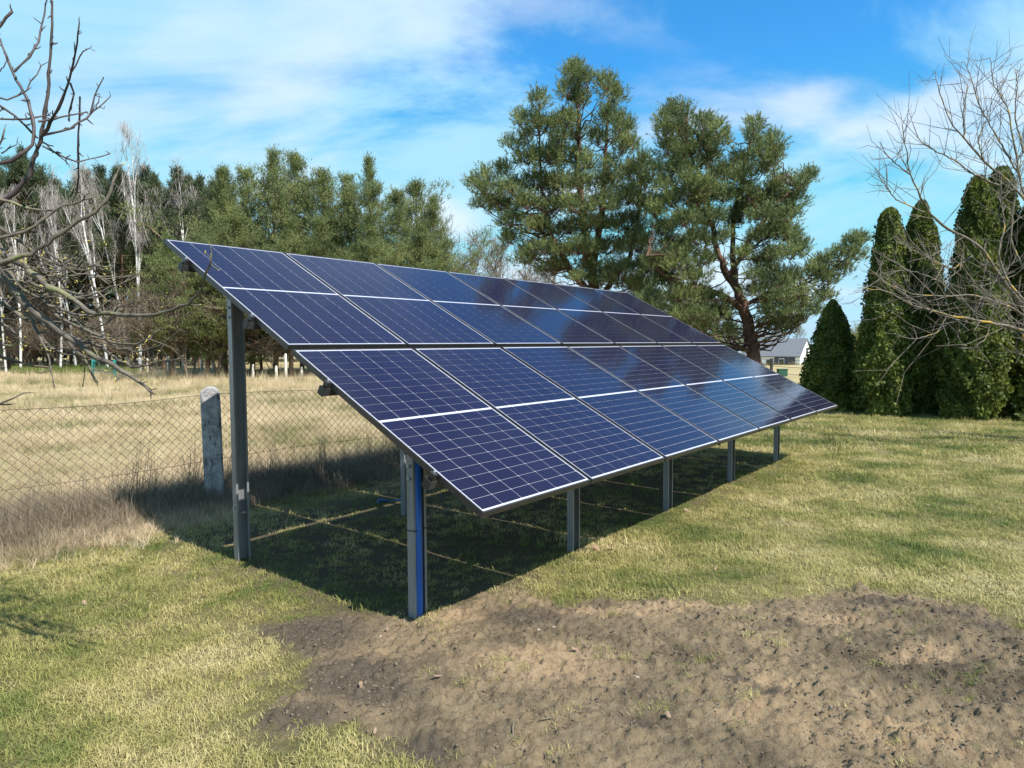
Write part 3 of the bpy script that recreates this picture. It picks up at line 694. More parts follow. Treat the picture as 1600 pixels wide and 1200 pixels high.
# ground cable loop behind the second tall post
blue = MB(); g0 = gnd(612, 786); pth = [g0 + np.array([.13 * math.cos(t_), .05 * math.sin(t_ * 1.3), .02 + .012 * math.sin(3 * t_)]) for t_ in np.linspace(0, 3.4, 10)]
blue.tube(pth, .012, 6); o = blue.build('plastic_scrap', MAT['blue_pipe'], None, True); tag(o, 'small scrap of blue plastic pipe on the ground by the second tall post', 'plastic scrap')

# ------------------------------------------------------------------ chain link fence
fence = empty('wire_fence', FB); tag(fence, 'rusty chain link fence with concrete post between lawn and dry meadow', 'fence')
def fpost():
    mb = MB(); w, d, h = .088, .055, 1.10
    prof = [(-w, -.3), (w, -.3), (w, h)] + [(w * math.cos(a), h + w * .95 * math.sin(a)) for a in np.linspace(.25, math.pi - .25, 9)] + [(-w, h)]
    zl = np.linspace(0, 1, 2); pr = np.array(prof); n = len(pr); ch = .014
    rings = []
    for dd, sc in ((-d, .86), (-d + ch, 1), (d - ch, 1), (d, .86)):
        c_ = np.array([0, .5]); q = pr * np.array([sc, 1]); q[:, 1] = np.where(q[:, 1] > h, h + (q[:, 1] - h) * sc, q[:, 1]); rings.append(np.c_[q[:, 0], np.full(n, dd), q[:, 1]])
    V = np.vstack(rings); Q = [[r_ * n + j, r_ * n + (j + 1) % n, (r_ + 1) * n + (j + 1) % n, (r_ + 1) * n + j] for r_ in range(3) for j in range(n)]
    T = [[0, i + 1, i] for i in range(1, n - 1)] + [[3 * n, 3 * n + i, 3 * n + i + 1] for i in range(1, n - 1)]
    mb.add(V, T, Q); return mb.mesh('post', MAT['concrete'])
pm = fpost()
for k in (-3.1, 0, 3.0, 6.0, 9.0):
    o = link('post', pm, None, fence); q = FE * k; o.location = (q[0], q[1], 0); o.rotation_euler = (R(0.6), R(-.8 if k == 0 else 1), FA - R(32) if k == 0 else FA)
fz = rng.normal(0, 1, 400)
def ftop(k): return 1.10 - .035 * math.sin(math.pi * ((k / 3.0) % 1)) + .012 * math.sin(k * 2.1)
mb = MB(); hw = .0415; ks = np.arange(-3.4, 9.0, hw)
for wi, k0 in enumerate(ks):
    nseg = 26; kk = k0 + hw * ((np.arange(nseg) + wi) % 2) + .004 * np.sin(np.arange(nseg) * .5 + k0 * 3)
    tp = ftop(k0); zz_ = np.linspace(.04, tp, nseg)
    bul = .02 * np.sin(kk * 1.7) + .012 * np.sin(zz_ * 5 + kk)
    # each wire reaches over to its neighbour so that the zigzags hook
    P = FE[None] * kk[:, None] * 1.0 + FN[None] * (.075 + bul[:, None] + .002 * (np.arange(nseg)[:, None] % 2)) + EZ[None] * zz_[:, None]
    mb.tube(P, .0026, 3, False)
mb.build('chain_link_mesh', MAT['wire'], fence)
for hf, r_ in ((lambda k: ftop(k) + .004, .0026), (lambda k: .44 + .02 * math.sin(k * 1.3), .0022)):
    mb = MB(); kk = np.arange(-3.4, 9.05, .25)
    mb.tube([FE * k + FN * (.078 + .02 * math.sin(k * 1.7)) + EZ * hf(k) for k in kk], r_, 5, False); mb.build('strand_wire', MAT['wire'], fence)

# ------------------------------------------------------------------ trees: building blocks
def needles(mb, P, D, ln, M_, nl, w, spread=(.55, 1.15), r=rng):
    """bottle brush shoots: P bases, D axes, ln lengths, M_ needles each of length nl"""
    n = len(P); D = unit(D)
    ref = np.where(np.abs(D[:, 2:3]) < .9, np.array([[0, 0, 1.0]]), np.array([[1.0, 0, 0]])); a = unit(np.cross(D, ref)); b = np.cross(D, a)
    t = r.uniform(.05, 1, (n, M_)); th = r.uniform(0, 2 * math.pi, (n, M_)); al = r.uniform(*spread, (n, M_)) * (1.15 - .55 * t)
    rad = np.cos(th)[..., None] * a[:, None] + np.sin(th)[..., None] * b[:, None]
    d = np.cos(al)[..., None] * D[:, None] + np.sin(al)[..., None] * rad
    base = P[:, None] + D[:, None] * (t * ln[:, None])[..., None]
    nl_ = nl * r.uniform(.7, 1.15, (n, M_))[..., None]
    sdv = unit(np.cross(d, r.normal(0, 1, (n, M_, 3)))) * (w * .5)
    V = np.stack([base - sdv, base + sdv, base + d * nl_], 2).reshape(-1, 3)
    mb.add(V, np.arange(len(V)).reshape(-1, 3))

def curve(p, q, sag, n=6, wob=0.0, r=rng):
    t = np.linspace(0, 1, n)[:, None]; p = np.asarray(p, float); q = np.asarray(q, float)
    c = p * (1 - t) + q * t; c[:, 2] += (sag * 4 * t * (1 - t))[:, 0]
    if wob: c[1:-1] += r.normal(0, wob, (n - 2, 3))
    return c

def clump_pine(name, base, stems, clumps, D, label, group, depthr=1.8, mat='pine', seed=1, dens=1.0, nl=.090, nw=.0145, M_=17, sl=(.13, .30)):
    r = np.random.default_rng(seed); wood = MB(); leaf = MB()
    S = []
    for path, r0, r1 in stems:
        P = np.array(path); S.append(P)
        # smooth the path
        t = np.linspace(0, len(P) - 1, 4 * (len(P) - 1) + 1); Pi = np.stack([np.interp(t, np.arange(len(P)), P[:, i]) for i in range(3)], -1)
        Pi[1:-1] += r.normal(0, r0 * .10, (len(Pi) - 2, 3))
        wood.tube(Pi - base, np.linspace(r0, r1, len(Pi)), 10)
    SP = np.vstack([np.stack([np.interp(np.linspace(0, len(P) - 1, 40), np.arange(len(P)), P[:, i]) for i in range(3)], -1) for P in S])
    cx = SP[:, 0].mean()
    for (px, py, rx, ry) in clumps:
        for rep in range(3):
            k = D / FPX
            c0 = at(px, py, D); rr = np.array([rx * k, 0, ry * k]) * r.uniform(.85, 1.05)
            dd = r.uniform(-1, 1) * depthr * (1 - .5 * abs(c0[0] - cx) / 3.5) if rep else r.uniform(-.6, .1) * depthr
            c0 = c0 + (c0 - CAMP) * (dd / D); rr[1] = (rr[0] + rr[2]) * .5
            hd = np.hypot(SP[:, 0] - c0[0], SP[:, 1] - c0[1])
            cost = hd + np.abs(c0[2] - SP[:, 2] - .45 * hd) * 1.2 + 50 * (SP[:, 2] > c0[2] + .1)
            a = SP[np.argmin(cost)]
            bl = np.linalg.norm(c0 - a)
            wood.tube(curve(a, c0, -.10 * bl, 7, .035 * bl, r) - base, np.linspace(.010 + .009 * bl, .006, 7), 5)
            ns = max(4, int(dens * 3.3 * (rr[0] * rr[2]) / .04))
            d = unit(r.normal(0, 1, (ns, 3))); d[:, 2] = np.where(d[:, 2] < -.45, -d[:, 2], d[:, 2])
            q = c0 + d * rr * (r.uniform(.15, 1, (ns, 1)) ** .5)
            wood.twigs(np.repeat((c0 - base)[None], ns, 0) - d * .05, q - base, .007, .004, 3)
            m = 9; off = unit(r.normal(0, 1, (ns, m, 3)) + np.array([0, 0, .35])); rs = r.uniform(.05, .13, (ns, 1, 1))
            P = (q[:, None] + off * rs).reshape(-1, 3)
            ax = unit(off * .75 + d[:, None] * .35 + np.array([0, 0, .85]) + r.normal(0, .15, (ns, m, 3))).reshape(-1, 3)
            needles(leaf, P - base, ax, r.uniform(*sl, ns * m), M_, nl, nw, r=r)
    root = empty(name, base); tag(root, label, 'tree', group)
    wood.build('trunk', MAT['pine_bark'], root, True); leaf.build('crown', MAT[mat], root)
    return root

# ------------------------------------------------------------------ the two big pines
D1 = 21.0
b1 = np.array([at(940, 560, D1)[0], D1, 0.0])
def px_path(pts, D): return [at(x_, y_, D + dd) for x_, y_, dd in pts]
stems1 = [([b1 + [0, 0, -.2]] + px_path([(938, 560, 0), (932, 480, 0), (925, 420, .1), (912, 350, .1), (905, 270, 0), (903, 200, 0), (902, 130, 0)], D1), .24, .025),
          (px_path([(932, 470, 0), (890, 420, -.4), (862, 370, -.5), (845, 290, -.3), (842, 190, -.2)], D1), .12, .02),
          (px_path([(925, 420, 0), (940, 340, .3), (946, 240, .3), (952, 150, .2)], D1), .12, .02),
          (px_path([(935, 470, 0), (985, 400, .3), (1000, 320, .3), (1004, 262, .2)], D1), .09, .02)]
clumps1 = [(892, 122, 13, 16), (905, 112, 9, 12), (888, 150, 18, 20), (918, 136, 11, 20), (905, 165, 14, 18), (948, 140, 14, 16), (958, 158, 15, 20), (950, 190, 18, 22), (968, 205, 12, 26), (843, 168, 12, 18), (835, 196, 16, 16),
           (852, 205, 16, 18), (885, 198, 22, 20), (905, 215, 18, 16), (870, 225, 16, 14), (812, 196, 12, 18), (820, 222, 13, 14), (935, 225, 14, 16), (972, 240, 16, 22), (980, 205, 9, 14), (800, 232, 12, 14), (825, 255, 22, 18), (858, 255, 22, 20), (885, 252, 24, 20),
           (912, 262, 18, 18), (950, 262, 14, 12), (988, 232, 10, 14), (764, 278, 14, 12), (790, 272, 14, 16), (742, 290, 12, 12), (758, 302, 20, 14), (800, 300, 24, 16), (838, 292, 24, 20), (872, 292, 24, 20), (905, 296, 24, 18), (945, 292, 24, 18), (982, 280, 22, 20), (1005, 262, 14, 20), (1008, 295, 14, 20),
           (752, 322, 14, 12), (782, 328, 26, 14), (825, 326, 24, 18), (862, 330, 26, 20), (900, 332, 26, 20), (940, 326, 28, 20), (982, 318, 26, 22), (1012, 330, 18, 22), (800, 352, 24, 14), (846, 362, 28, 18), (890, 364, 28, 20), (935, 360, 30, 20), (980, 358, 28, 22),
           (800, 380, 18, 14), (850, 394, 26, 14), (820, 410, 20, 14), (905, 396, 28, 16), (950, 396, 30, 18), (995, 392, 26, 22), (870, 420, 22, 12), (920, 424, 26, 14), (965, 430, 28, 18), (1010, 425, 26, 20), (1000, 455, 24, 18), (850, 428, 18, 10), (880, 400, 24, 14), (905, 440, 22, 10), (830, 395, 20, 12), (940, 445, 26, 12), (985, 450, 24, 14)]
clump_pine('pine_tree', b1, stems1, clumps1, D1, 'tall open crowned pine with several leaders behind the middle of the solar array', None, 1.9, seed=3)

D2 = 19.0
b2 = np.array([at(1184, 600, D2)[0], D2, 0.0])
stems2 = [([b2 + [0, 0, -.2]] + px_path([(1184, 610, 0), (1178, 552, 0), (1168, 505, 0), (1162, 480, 0), (1152, 455, 0), (1136, 425, 0), (1120, 390, .1), (1112, 340, .2), (1098, 280, .2), (1060, 200, .2)], D2), .215, .02),
          (px_path([(1160, 482, 0), (1135, 466, -.2), (1105, 450, -.4), (1070, 448, -.6), (1030, 425, -.8), (1010, 400, -1)], D2), .10, .02),
          (px_path([(1150, 452, 0), (1144, 400, .3), (1146, 340, .4), (1160, 270, .4), (1178, 205, .3)], D2), .09, .02),
          (px_path([(1140, 430, 0), (1175, 370, -.3), (1210, 320, -.5), (1245, 290, -.4)], D2), .07, .02),
          (px_path([(1163, 478, 0), (1195, 460, .2), (1240, 452, .3), (1290, 428, .3), (1335, 395, .3)], D2), .06, .015)]
clumps2 = [(1042, 186, 12, 14), (1056, 178, 9, 12), (1072, 190, 11, 14), (1040, 212, 14, 16), (1066, 214, 18, 18), (1098, 204, 12, 16), (1120, 208, 7, 14), (1130, 224, 5, 12), (1100, 232, 20, 18), (1044, 240, 16, 18), (1072, 248, 22, 18), (1108, 258, 20, 18), (1060, 270, 22, 16),
           (1178, 200, 8, 12), (1172, 222, 12, 14), (1208, 226, 12, 14), (1188, 244, 16, 16), (1212, 248, 10, 14), (1158, 256, 14, 16), (1200, 266, 18, 16), (1165, 282, 22, 16), (1130, 280, 20, 18), (1030, 272, 10, 10), (1040, 296, 18, 14), (1075, 294, 24, 18), (1262, 280, 9, 8), (1248, 294, 14, 12), (1222, 290, 16, 12), (1240, 318, 18, 16), (1208, 312, 20, 18),
           (1170, 312, 22, 18), (1130, 314, 22, 18), (1090, 322, 22, 18), (1050, 322, 20, 18), (1024, 336, 14, 16), (1230, 345, 20, 16), (1195, 344, 22, 18), (1155, 346, 22, 18), (1110, 352, 24, 18), (1068, 352, 24, 18), (1034, 366, 20, 16), (1225, 374, 22, 16), (1250, 392, 12, 14), (1190, 376, 22, 16), (1235, 404, 16, 12), (1205, 404, 18, 12), (1090, 382, 24, 16), (1050, 392, 24, 16), (1130, 380, 16, 12),
           (1100, 412, 22, 12), (1060, 420, 26, 14), (1025, 420, 20, 16), (1040, 445, 28, 14), (1085, 440, 24, 12), (1020, 468, 18, 14), (1062, 470, 26, 14), (1110, 470, 22, 12), (1080, 498, 24, 12), (1120, 500, 18, 12), (1330, 388, 12, 12), (1344, 380, 6, 10), (1312, 404, 14, 12), (1338, 405, 10, 10), (1290, 418, 16, 12), (1318, 428, 16, 10), (1265, 432, 18, 12), (1295, 444, 18, 10), (1235, 440, 18, 12), (1205, 434, 18, 12), (1180, 440, 14, 10), (1250, 462, 20, 10), (1215, 468, 20, 10), (1290, 468, 16, 9), (1200, 494, 18, 9), (1236, 492, 18, 8), (1268, 490, 14, 8), (1140, 525, 16, 10), (1215, 448, 24, 14), (1185, 462, 20, 12), (1245, 478, 22, 12), (1220, 508, 20, 8), (1195, 415, 20, 14), (1160, 405, 18, 14), (1175, 330, 24, 18), (1215, 365, 22, 16), (1100, 300, 24, 18), (1060, 400, 24, 16), (1085, 465, 26, 14), (1130, 490, 20, 12), (1198, 512, 18, 9), (1226, 520, 18, 8), (1250, 506, 16, 8), (1205, 480, 20, 10), (1060, 505, 24, 12), (1100, 520, 20, 12), (1020, 490, 20, 14)]
clump_pine('pine_tree', b2, stems2, clumps2, D2, 'spreading pine with reddish leaning trunk right of the tallest pine', None, 1.7, seed=4, dens=1.3)

# ------------------------------------------------------------------ generic pines for the wood
def wood_pine(seed, H, crown0, rmax, mat, whorl=.55, nl=.15, nw=.022, M_=9, tr=.14, shoots=1.0, bark='pine_bark_far', expo=.6, side=0.0):
    r = np.random.default_rng(seed); wood = MB(); leaf = MB()
    z = np.linspace(-.3, H, 14); lean = r.normal(0, .012, 2)
    tp = np.stack([lean[0] * z + .06 * np.sin(z * .5 + seed), lean[1] * z + .06 * np.cos(z * .43 + seed), z], -1)
    wood.tube(tp, np.linspace(tr, .02, 14), 7)
    P, A, LN = [], [], []
    h = crown0 * H
    while h < H - .25:
        f = (h - crown0 * H) / (H * (1 - crown0))
        bl = rmax * (math.sin(math.pi * min(1, (.18 + .82 * (1 - f)) ** .9) * .62) if f > .0 else .5) * (1.0 - f) ** expo + .15
        bl *= r.uniform(.6, 1.2) * (1 if f < .85 else .75) * (1 + .45 * math.sin(f * 9 + seed * 2.1))
        nb = r.integers(4, 7)
        c = np.array([np.interp(h, z, tp[:, 0]), np.interp(h, z, tp[:, 1]), h]); a0 = r.uniform(0, 6.28)
        for j in range(nb):
            az = a0 + 6.28 * j / nb + r.normal(0, .25); b_ = bl * r.uniform(.35, 1.25) * (1 + side * math.cos(az - seed)); el = .10 + .75 * f + (.35 if f > .8 else 0) + r.normal(0, .1)
            dv = np.array([math.cos(az) * math.cos(el), math.sin(az) * math.cos(el), math.sin(el)])
            e = c + dv * b_ + np.array([0, 0, .16 * b_])
            cv = curve(c, e, -.07 * b_, 5, .02 * b_, r)
            wood.tube(cv, np.linspace(.008 + .012 * b_, .005, 5), 4)
            nt_ = max(2, int(shoots * (1.2 + 2.6 * b_)))
            t = r.uniform(.25, 1, nt_) ** .6; t[0] = 1
            q = np.stack([np.interp(t, np.linspace(0, 1, 5), cv[:, i]) for i in range(3)], -1)
            q = q + r.normal(0, .17 * b_ ** .6, (nt_, 3)) * np.array([1, 1, .6]) * t[:, None] ** .5
            m = 7; off = unit(r.normal(0, 1, (nt_, m, 3)) + np.array([0, 0, .3]))
            P.append((q[:, None] + off * r.uniform(.05, .15, (nt_, 1, 1))).reshape(-1, 3))
            A.append(unit(off * .7 + dv * .3 + np.array([0, 0, .9]) + r.normal(0, .15, (nt_, m, 3))).reshape(-1, 3)); LN.append(r.uniform(.18, .38, nt_ * m) * (1 + .4 * f))
        h += whorl * r.uniform(.6, 1.2) * (1 - .35 * f) * (1.35 if f > .8 else 1)
    m = 16
    tipz = np.linspace(H - .9, H + .25, m); q = np.stack([np.full(m, tp[-1, 0]), np.full(m, tp[-1, 1]), tipz], -1) + r.normal(0, .05, (m, 3)) * np.array([1, 1, 0])
    P.append(q); A.append(unit(np.array([[0, 0, 1.0]]) + r.normal(0, .3, (m, 3)))); LN.append(r.uniform(.2, .4, m))
    P = np.vstack(P); needles(leaf, P, np.vstack(A), np.concatenate(LN), M_, nl, nw, r=r)
    return wood.mesh('trunk', MAT[bark], True), leaf.mesh('crown', MAT[mat]), H
def plant(name, pair, base, H, label, group, cat='tree', rz=None, wide=1.0):
    o = empty(name, base, rng.uniform(0, 6.28) if rz is None else rz); s = H / pair[2]
    o.scale = (s * wide, s * wide, s); tag(o, label, cat, group)
    link('trunk', pair[0], None, o)
    if pair[1]: link('crown', pair[1], None, o)
    return o
YP = [wood_pine(20 + i, 11.5, (.14, .08, .2, .1, .16)[i], (3.3, 3.6, 3.0, 3.8, 3.2)[i], 'pine_young', .5, .125, .026, 9, shoots=2.0, expo=(.42, .62, .8, .36, .5)[i], side=(.3, .1, .2, .35, .25)[i]) for i in range(5)]
FP = [wood_pine(40 + i, 14.5, .45, 2.5, 'pine_far', .5, .17, .034, 8, .13, 1.7) for i in range(3)]
def treeat(px, top, D):
    p = at(px, 538, D); H = at(px, top, D)[2]; p[2] = float(terrain(np.array([p[0]]), np.array([p[1]]))[0][0]); return p, H - p[2]
names_mid = ['leftmost young pine of the dense row behind the array, beside the birch wood', 'second young pine from the birch wood in the dense row', 'highest topped young pine near the left end of the dense row',
             'twin topped young pine just right of the highest young pine in the row', 'young pine left of the middle of the dense row', 'young pine in the middle of the dense row above the array',
             'young pine with a tall bare candle leader right of the row middle', 'low full young pine in front of the candle topped one', 'young pine third from the right end of the dense row', 'young pine at the right end of the dense row, beside the sky gap']
for i, (px, top, D) in enumerate([(350, 272, 38), (393, 280, 40.5), (430, 238, 38.5), (470, 250, 41), (520, 276, 39), (553, 282, 41.5), (587, 252, 39), (622, 315, 37), (650, 290, 40), (680, 320, 38.5)]):
    b, H = treeat(px, top, D); plant('young_pine', YP[(0, 3, 2, 4, 1, 0, 2, 3, 4, 1)[i]], b, H, names_mid[i], 'young pines in the dense row', wide=(1.0, 1.25, 1.1, 1.0, 1.35, 1.15, .95, 1.3, 1.1, 1.0)[i])
for i, (px, top, D) in enumerate([(372, 335, 35.5), (452, 345, 35.5), (505, 352, 36), (575, 345, 35.5), (665, 362, 36)]):
    b, H = treeat(px, top, D); plant('young_pine', YP[(i + 1) % 4], b, H, ['leftmost', 'second', 'third', 'fourth', 'rightmost'][i] + ' of the five low bushy pines along the upper array edge', 'low pines before the dense row', wide=1.35)
b, H = treeat(268, 372, 33.5); plant('young_pine', YP[2], b, H, 'bushy dark pine left of the raised corner of the array', 'low pines by the wood edge', wide=1.5)
b, H = treeat(325, 385, 34.5); plant('young_pine', YP[0], b, H, 'bushy pine right behind the raised corner of the array', 'low pines by the wood edge', wide=1.5)
# tall pines of the wood
rw = np.random.default_rng(77); npine = 0
for D, n0, lo, hi in ((46, 9, 262, 300), (51, 12, 255, 300), (57, 14, 262, 305), (64, 16, 275, 315)):
    for px in np.linspace(-60, 350, n0) + rw.uniform(-14, 14, n0):
        b, H = treeat(px, rw.uniform(lo, hi), D + rw.uniform(-2, 2))
        plant('pine_tree', FP[npine % 3], b, H, 'tall bare stemmed pine standing in the wood behind the birches', 'pines of the wood at the far left'); npine += 1
for px, top, D in ((55, 235, 47), (40, 255, 48), (1060, 440, 34), (1105, 455, 36), (1000, 430, 38), (1135, 490, 40)):
    b, H = treeat(px, top, D)
    if px < 200: plant('pine_tree', FP[npine % 3], b, H, 'tall bare stemmed pine standing in the wood behind the birches', 'pines of the wood at the far left')
    else: plant('young_pine', YP[npine % 4], b, H, {1060: 'dark bushy pine low behind the gap between the two big pines', 1105: 'dark bushy pine low behind the left limb of the spreading pine', 1000: 'dark bushy pine low behind the right side of the tallest pine', 1135: 'small dark pine just left of the reddish trunk'}[px], 'pines far behind the big pines', wide=1.5)
    npine += 1

# mass of the wood further in, too dense to tell the trees apart
r = np.random.default_rng(72); mb = MB(); n = 15000
px = r.uniform(-140, 900, n); Dd = r.uniform(66, 82, n); P = np.array([at(a_, 538, b_) for a_, b_ in zip(px, Dd)])
P[:, 2] = r.uniform(0, 1, n) * (7.5 + 3.5 * vnoise(px / 40, Dd / 8, 3)) * np.where(px > 640, .55, 1)
needles(mb, P, unit(r.normal(0, .5, (n, 3)) + [0, 0, 1]), r.uniform(.4, 1.0, n), 8, .5, .17, r=r)
tag(mb.build('distant_wood', MAT['pine_far']), 'dark mass of the wood beyond the nearest trunks', 'wood', kind='stuff')

# ------------------------------------------------------------------ bare trees
def bare_tree(seed, H, tr, levels, mats, spread=.6, droop=0.0, first=.25, nchild=(3, 5), upk=.35, fine=(.25, .6), finer=.006, fine_n=5, trunk_wob=.02, ratio=(.45, .7), sides=6, twig_up=.3):
    r = np.random.default_rng(seed); wood = MB(); tw0, tw1 = [], []; fine_mb = MB()
    def limb(p, d, ln, rad, lv):
        n = 6; P = [np.array(p)]; dd = unit(d)
        for i in range(n - 1):
            dd = unit(dd + r.normal(0, trunk_wob * (2 + 2 * (levels - lv)), 3) + np.array([0, 0, upk * .12 * (lv < levels)]))
            P.append(P[-1] + dd * ln / (n - 1))
        P = np.array(P); rr = np.linspace(rad, rad * (.5 if lv else .18), n)
        (wood if lv >= levels - 1 else fine_mb).tube(P, rr, sides if lv >= levels - 1 else 4)
        if lv == 0 or ln < .3:
            m = fine_n; t = r.uniform(.15, 1, m)
            q = np.stack([np.interp(t, np.linspace(0, 1, n), P[:, i]) for i in range(3)], -1)
            dv = unit(unit(P[-1] - P[0]) + r.normal(0, .55, (m, 3)) + np.array([0, 0, twig_up])); l2 = r.uniform(*fine, (m, 1))
            e = q + dv * l2; tw0.append(q); tw1.append(e)
            if droop:
                tw0.append(e); tw1.append(e + (unit(dv * .6 + np.array([0, 0, -droop]))) * l2 * .9)
            return
        nc = r.integers(nchild[0], nchild[1] + 1) + (3 if lv == levels else 0)
        for j in range(nc):
            t = r.uniform(first if lv == levels else .25, 1.0) if j else 1.0
            q = np.array([np.interp(t, np.linspace(0, 1, n), P[:, i]) for i in range(3)])
            az = r.uniform(0, 6.28); ref = unit(np.cross(dd, [.3, .9, .2])); rf2 = np.cross(dd, ref); sp = spread * r.uniform(.6, 1.25) if j else spread * .3
            nd = unit(dd * math.cos(sp) + (ref * math.cos(az) + rf2 * math.sin(az)) * math.sin(sp) + np.array([0, 0, upk * .4]))
            limb(q, nd, ln * r.uniform(*ratio) * (1.15 - .4 * t if lv == levels else 1), rad * (1 - .6 * t) * .62 + .002, lv - 1)
    limb((0, 0, -.2), (r.normal(0, .04), r.normal(0, .04), 1), H * .62, tr, levels)
    fine_mb.twigs(np.vstack(tw0), np.vstack(tw1), finer, finer * .5, 3)
    a = wood.mesh('trunk', MAT[mats[0]], True); b = fine_mb.mesh('crown', MAT[mats[1]])
    top = max(np.vstack(wood.V)[:, 2].max(), np.vstack(fine_mb.V)[:, 2].max())
    return a, b, top
BI = [bare_tree(60 + i, 13, .070, 3, ('birch', 'birch_twig'), .34, 1.2, .42, (4, 5), .75, (.25, .6), .0055, 3, .014, (.24, .40), 7) for i in range(4)]
BS = [bare_tree(80 + i, 5.0, .06, 3, ('twig_brown', 'twig_brown'), .75, 0.0, .08, (4, 6), .4, (.3, .8), .010, 7, .03, (.45, .7), 5) for i in range(3)]
BG = [bare_tree(90 + i, 8.0, .10, 3, ('twig_grey', 'twig_brown'), .6, 0.0, .15, (4, 6), .5, (.4, .9), .011, 7, .03, (.42, .65), 6) for i in range(2)]
birches = [(30, 285, 43.5, 'birch with a straight white stem nearest the left picture edge'), (92, 255, 44, 'slender birch leaning left, second from the left picture edge'), (168, 250, 42.5, 'forked crooked birch between the leaning birch and the tall one'),
           (200, 262, 45, 'thin grey birch just left of the tallest birch'), (217, 186, 43, 'tallest birch with a pale feathery crown above the wood'), (288, 243, 44, 'many stemmed birch with ascending branches behind the raised array corner'),
           (118, 300, 46, 'small birch in the shade between leaning and forked birches'), (262, 290, 46, 'small birch right of the tallest birch'), (8, 330, 45, 'small birch cut by the left picture edge')]
for i, (px, top, D, lb) in enumerate(birches):
    b, H = treeat(px, top, D); plant('birch_tree', BI[i % 4], b, H, lb, 'birches at the wood edge')
for i, px in enumerate(np.linspace(-40, 330, 15) + rw.uniform(-10, 10, 15)):
    b, H = treeat(px, rw.uniform(420, 500), rw.uniform(43, 50)); plant('bare_shrub', BS[i % 3], b, H, 'leafless brown shrub in the undergrowth of the wood', 'undergrowth shrubs of the wood', 'shrub', wide=1.4)
for i, (px, top, D) in enumerate([(238, 430, 32.5), (292, 410, 33.2), (338, 395, 34.5), (372, 375, 36.5), (410, 385, 37), (430, 480, 35), (490, 485, 36), (560, 495, 37)]):
    b, H = treeat(px, top, D); plant('bare_shrub', BS[(i + 1) % 3], b, H, ['leftmost', 'second', 'third', 'fourth', 'fifth', 'sixth', 'seventh', 'rightmost'][i] + ' of the leafless twiggy shrubs among the low pines, counted from the left', 'twiggy shrubs among the low pines', 'shrub', wide=1.25)
for i, (px, top, D, lb) in enumerate([(705, 345, 44, 'leafless tree at the sky gap, nearest the young pine row'), (745, 336, 47, 'leafless tree with upright twigs in the middle of the sky gap'), (775, 350, 45, 'leafless tree right of the sky gap'), (815, 372, 48, 'leafless tree seen low under the tallest pine, left one'),
                                       (865, 395, 50, 'leafless tree seen low under the tallest pine, right one'), (720, 395, 40, 'brown low leafless tree before the sky gap')]):
    b, H = treeat(px, top, D); plant('bare_tree', BG[i % 2], b, H, lb, 'leafless trees behind the array', wide=1.1)
for i, (px, top, D) in enumerate([(1030, 480, 70), (1075, 475, 75), (1120, 490, 72), (1215, 500, 170), (1245, 505, 175), (1190, 505, 165), (1290, 520, 150)]):
    b, H = treeat(px, top, D); plant('bare_tree', BG[i % 2], b, H, ['low distant leafless tree left of the reddish trunk, leftmost of three', 'low distant leafless tree left of the reddish trunk, middle of three', 'low distant leafless tree just left of the reddish trunk', 'distant leafless tree above the middle of the house roof', 'distant leafless tree above the house gable', 'distant leafless tree at the left end of the house roof', 'distant leafless tree hidden behind the shortest thuja'][i], 'distant leafless trees')
WI = bare_tree(97, 7, .12, 3, ('willow', 'willow'), .45, 0.0, .05, (6, 8), .9, (.5, 1.3), .016, 9, .02, (.5, .75), 5, .8)
for i, (px, top, D) in enumerate([(1318, 515, 62), (1338, 494, 64), (1360, 500, 66)]):
    b, H = treeat(px, top, D); plant('willow_tree', WI, b, H, ['left', 'middle', 'right'][i] + ' of the pale yellow green willows glimpsed between the thujas', 'willows between the thujas', wide=1.5)

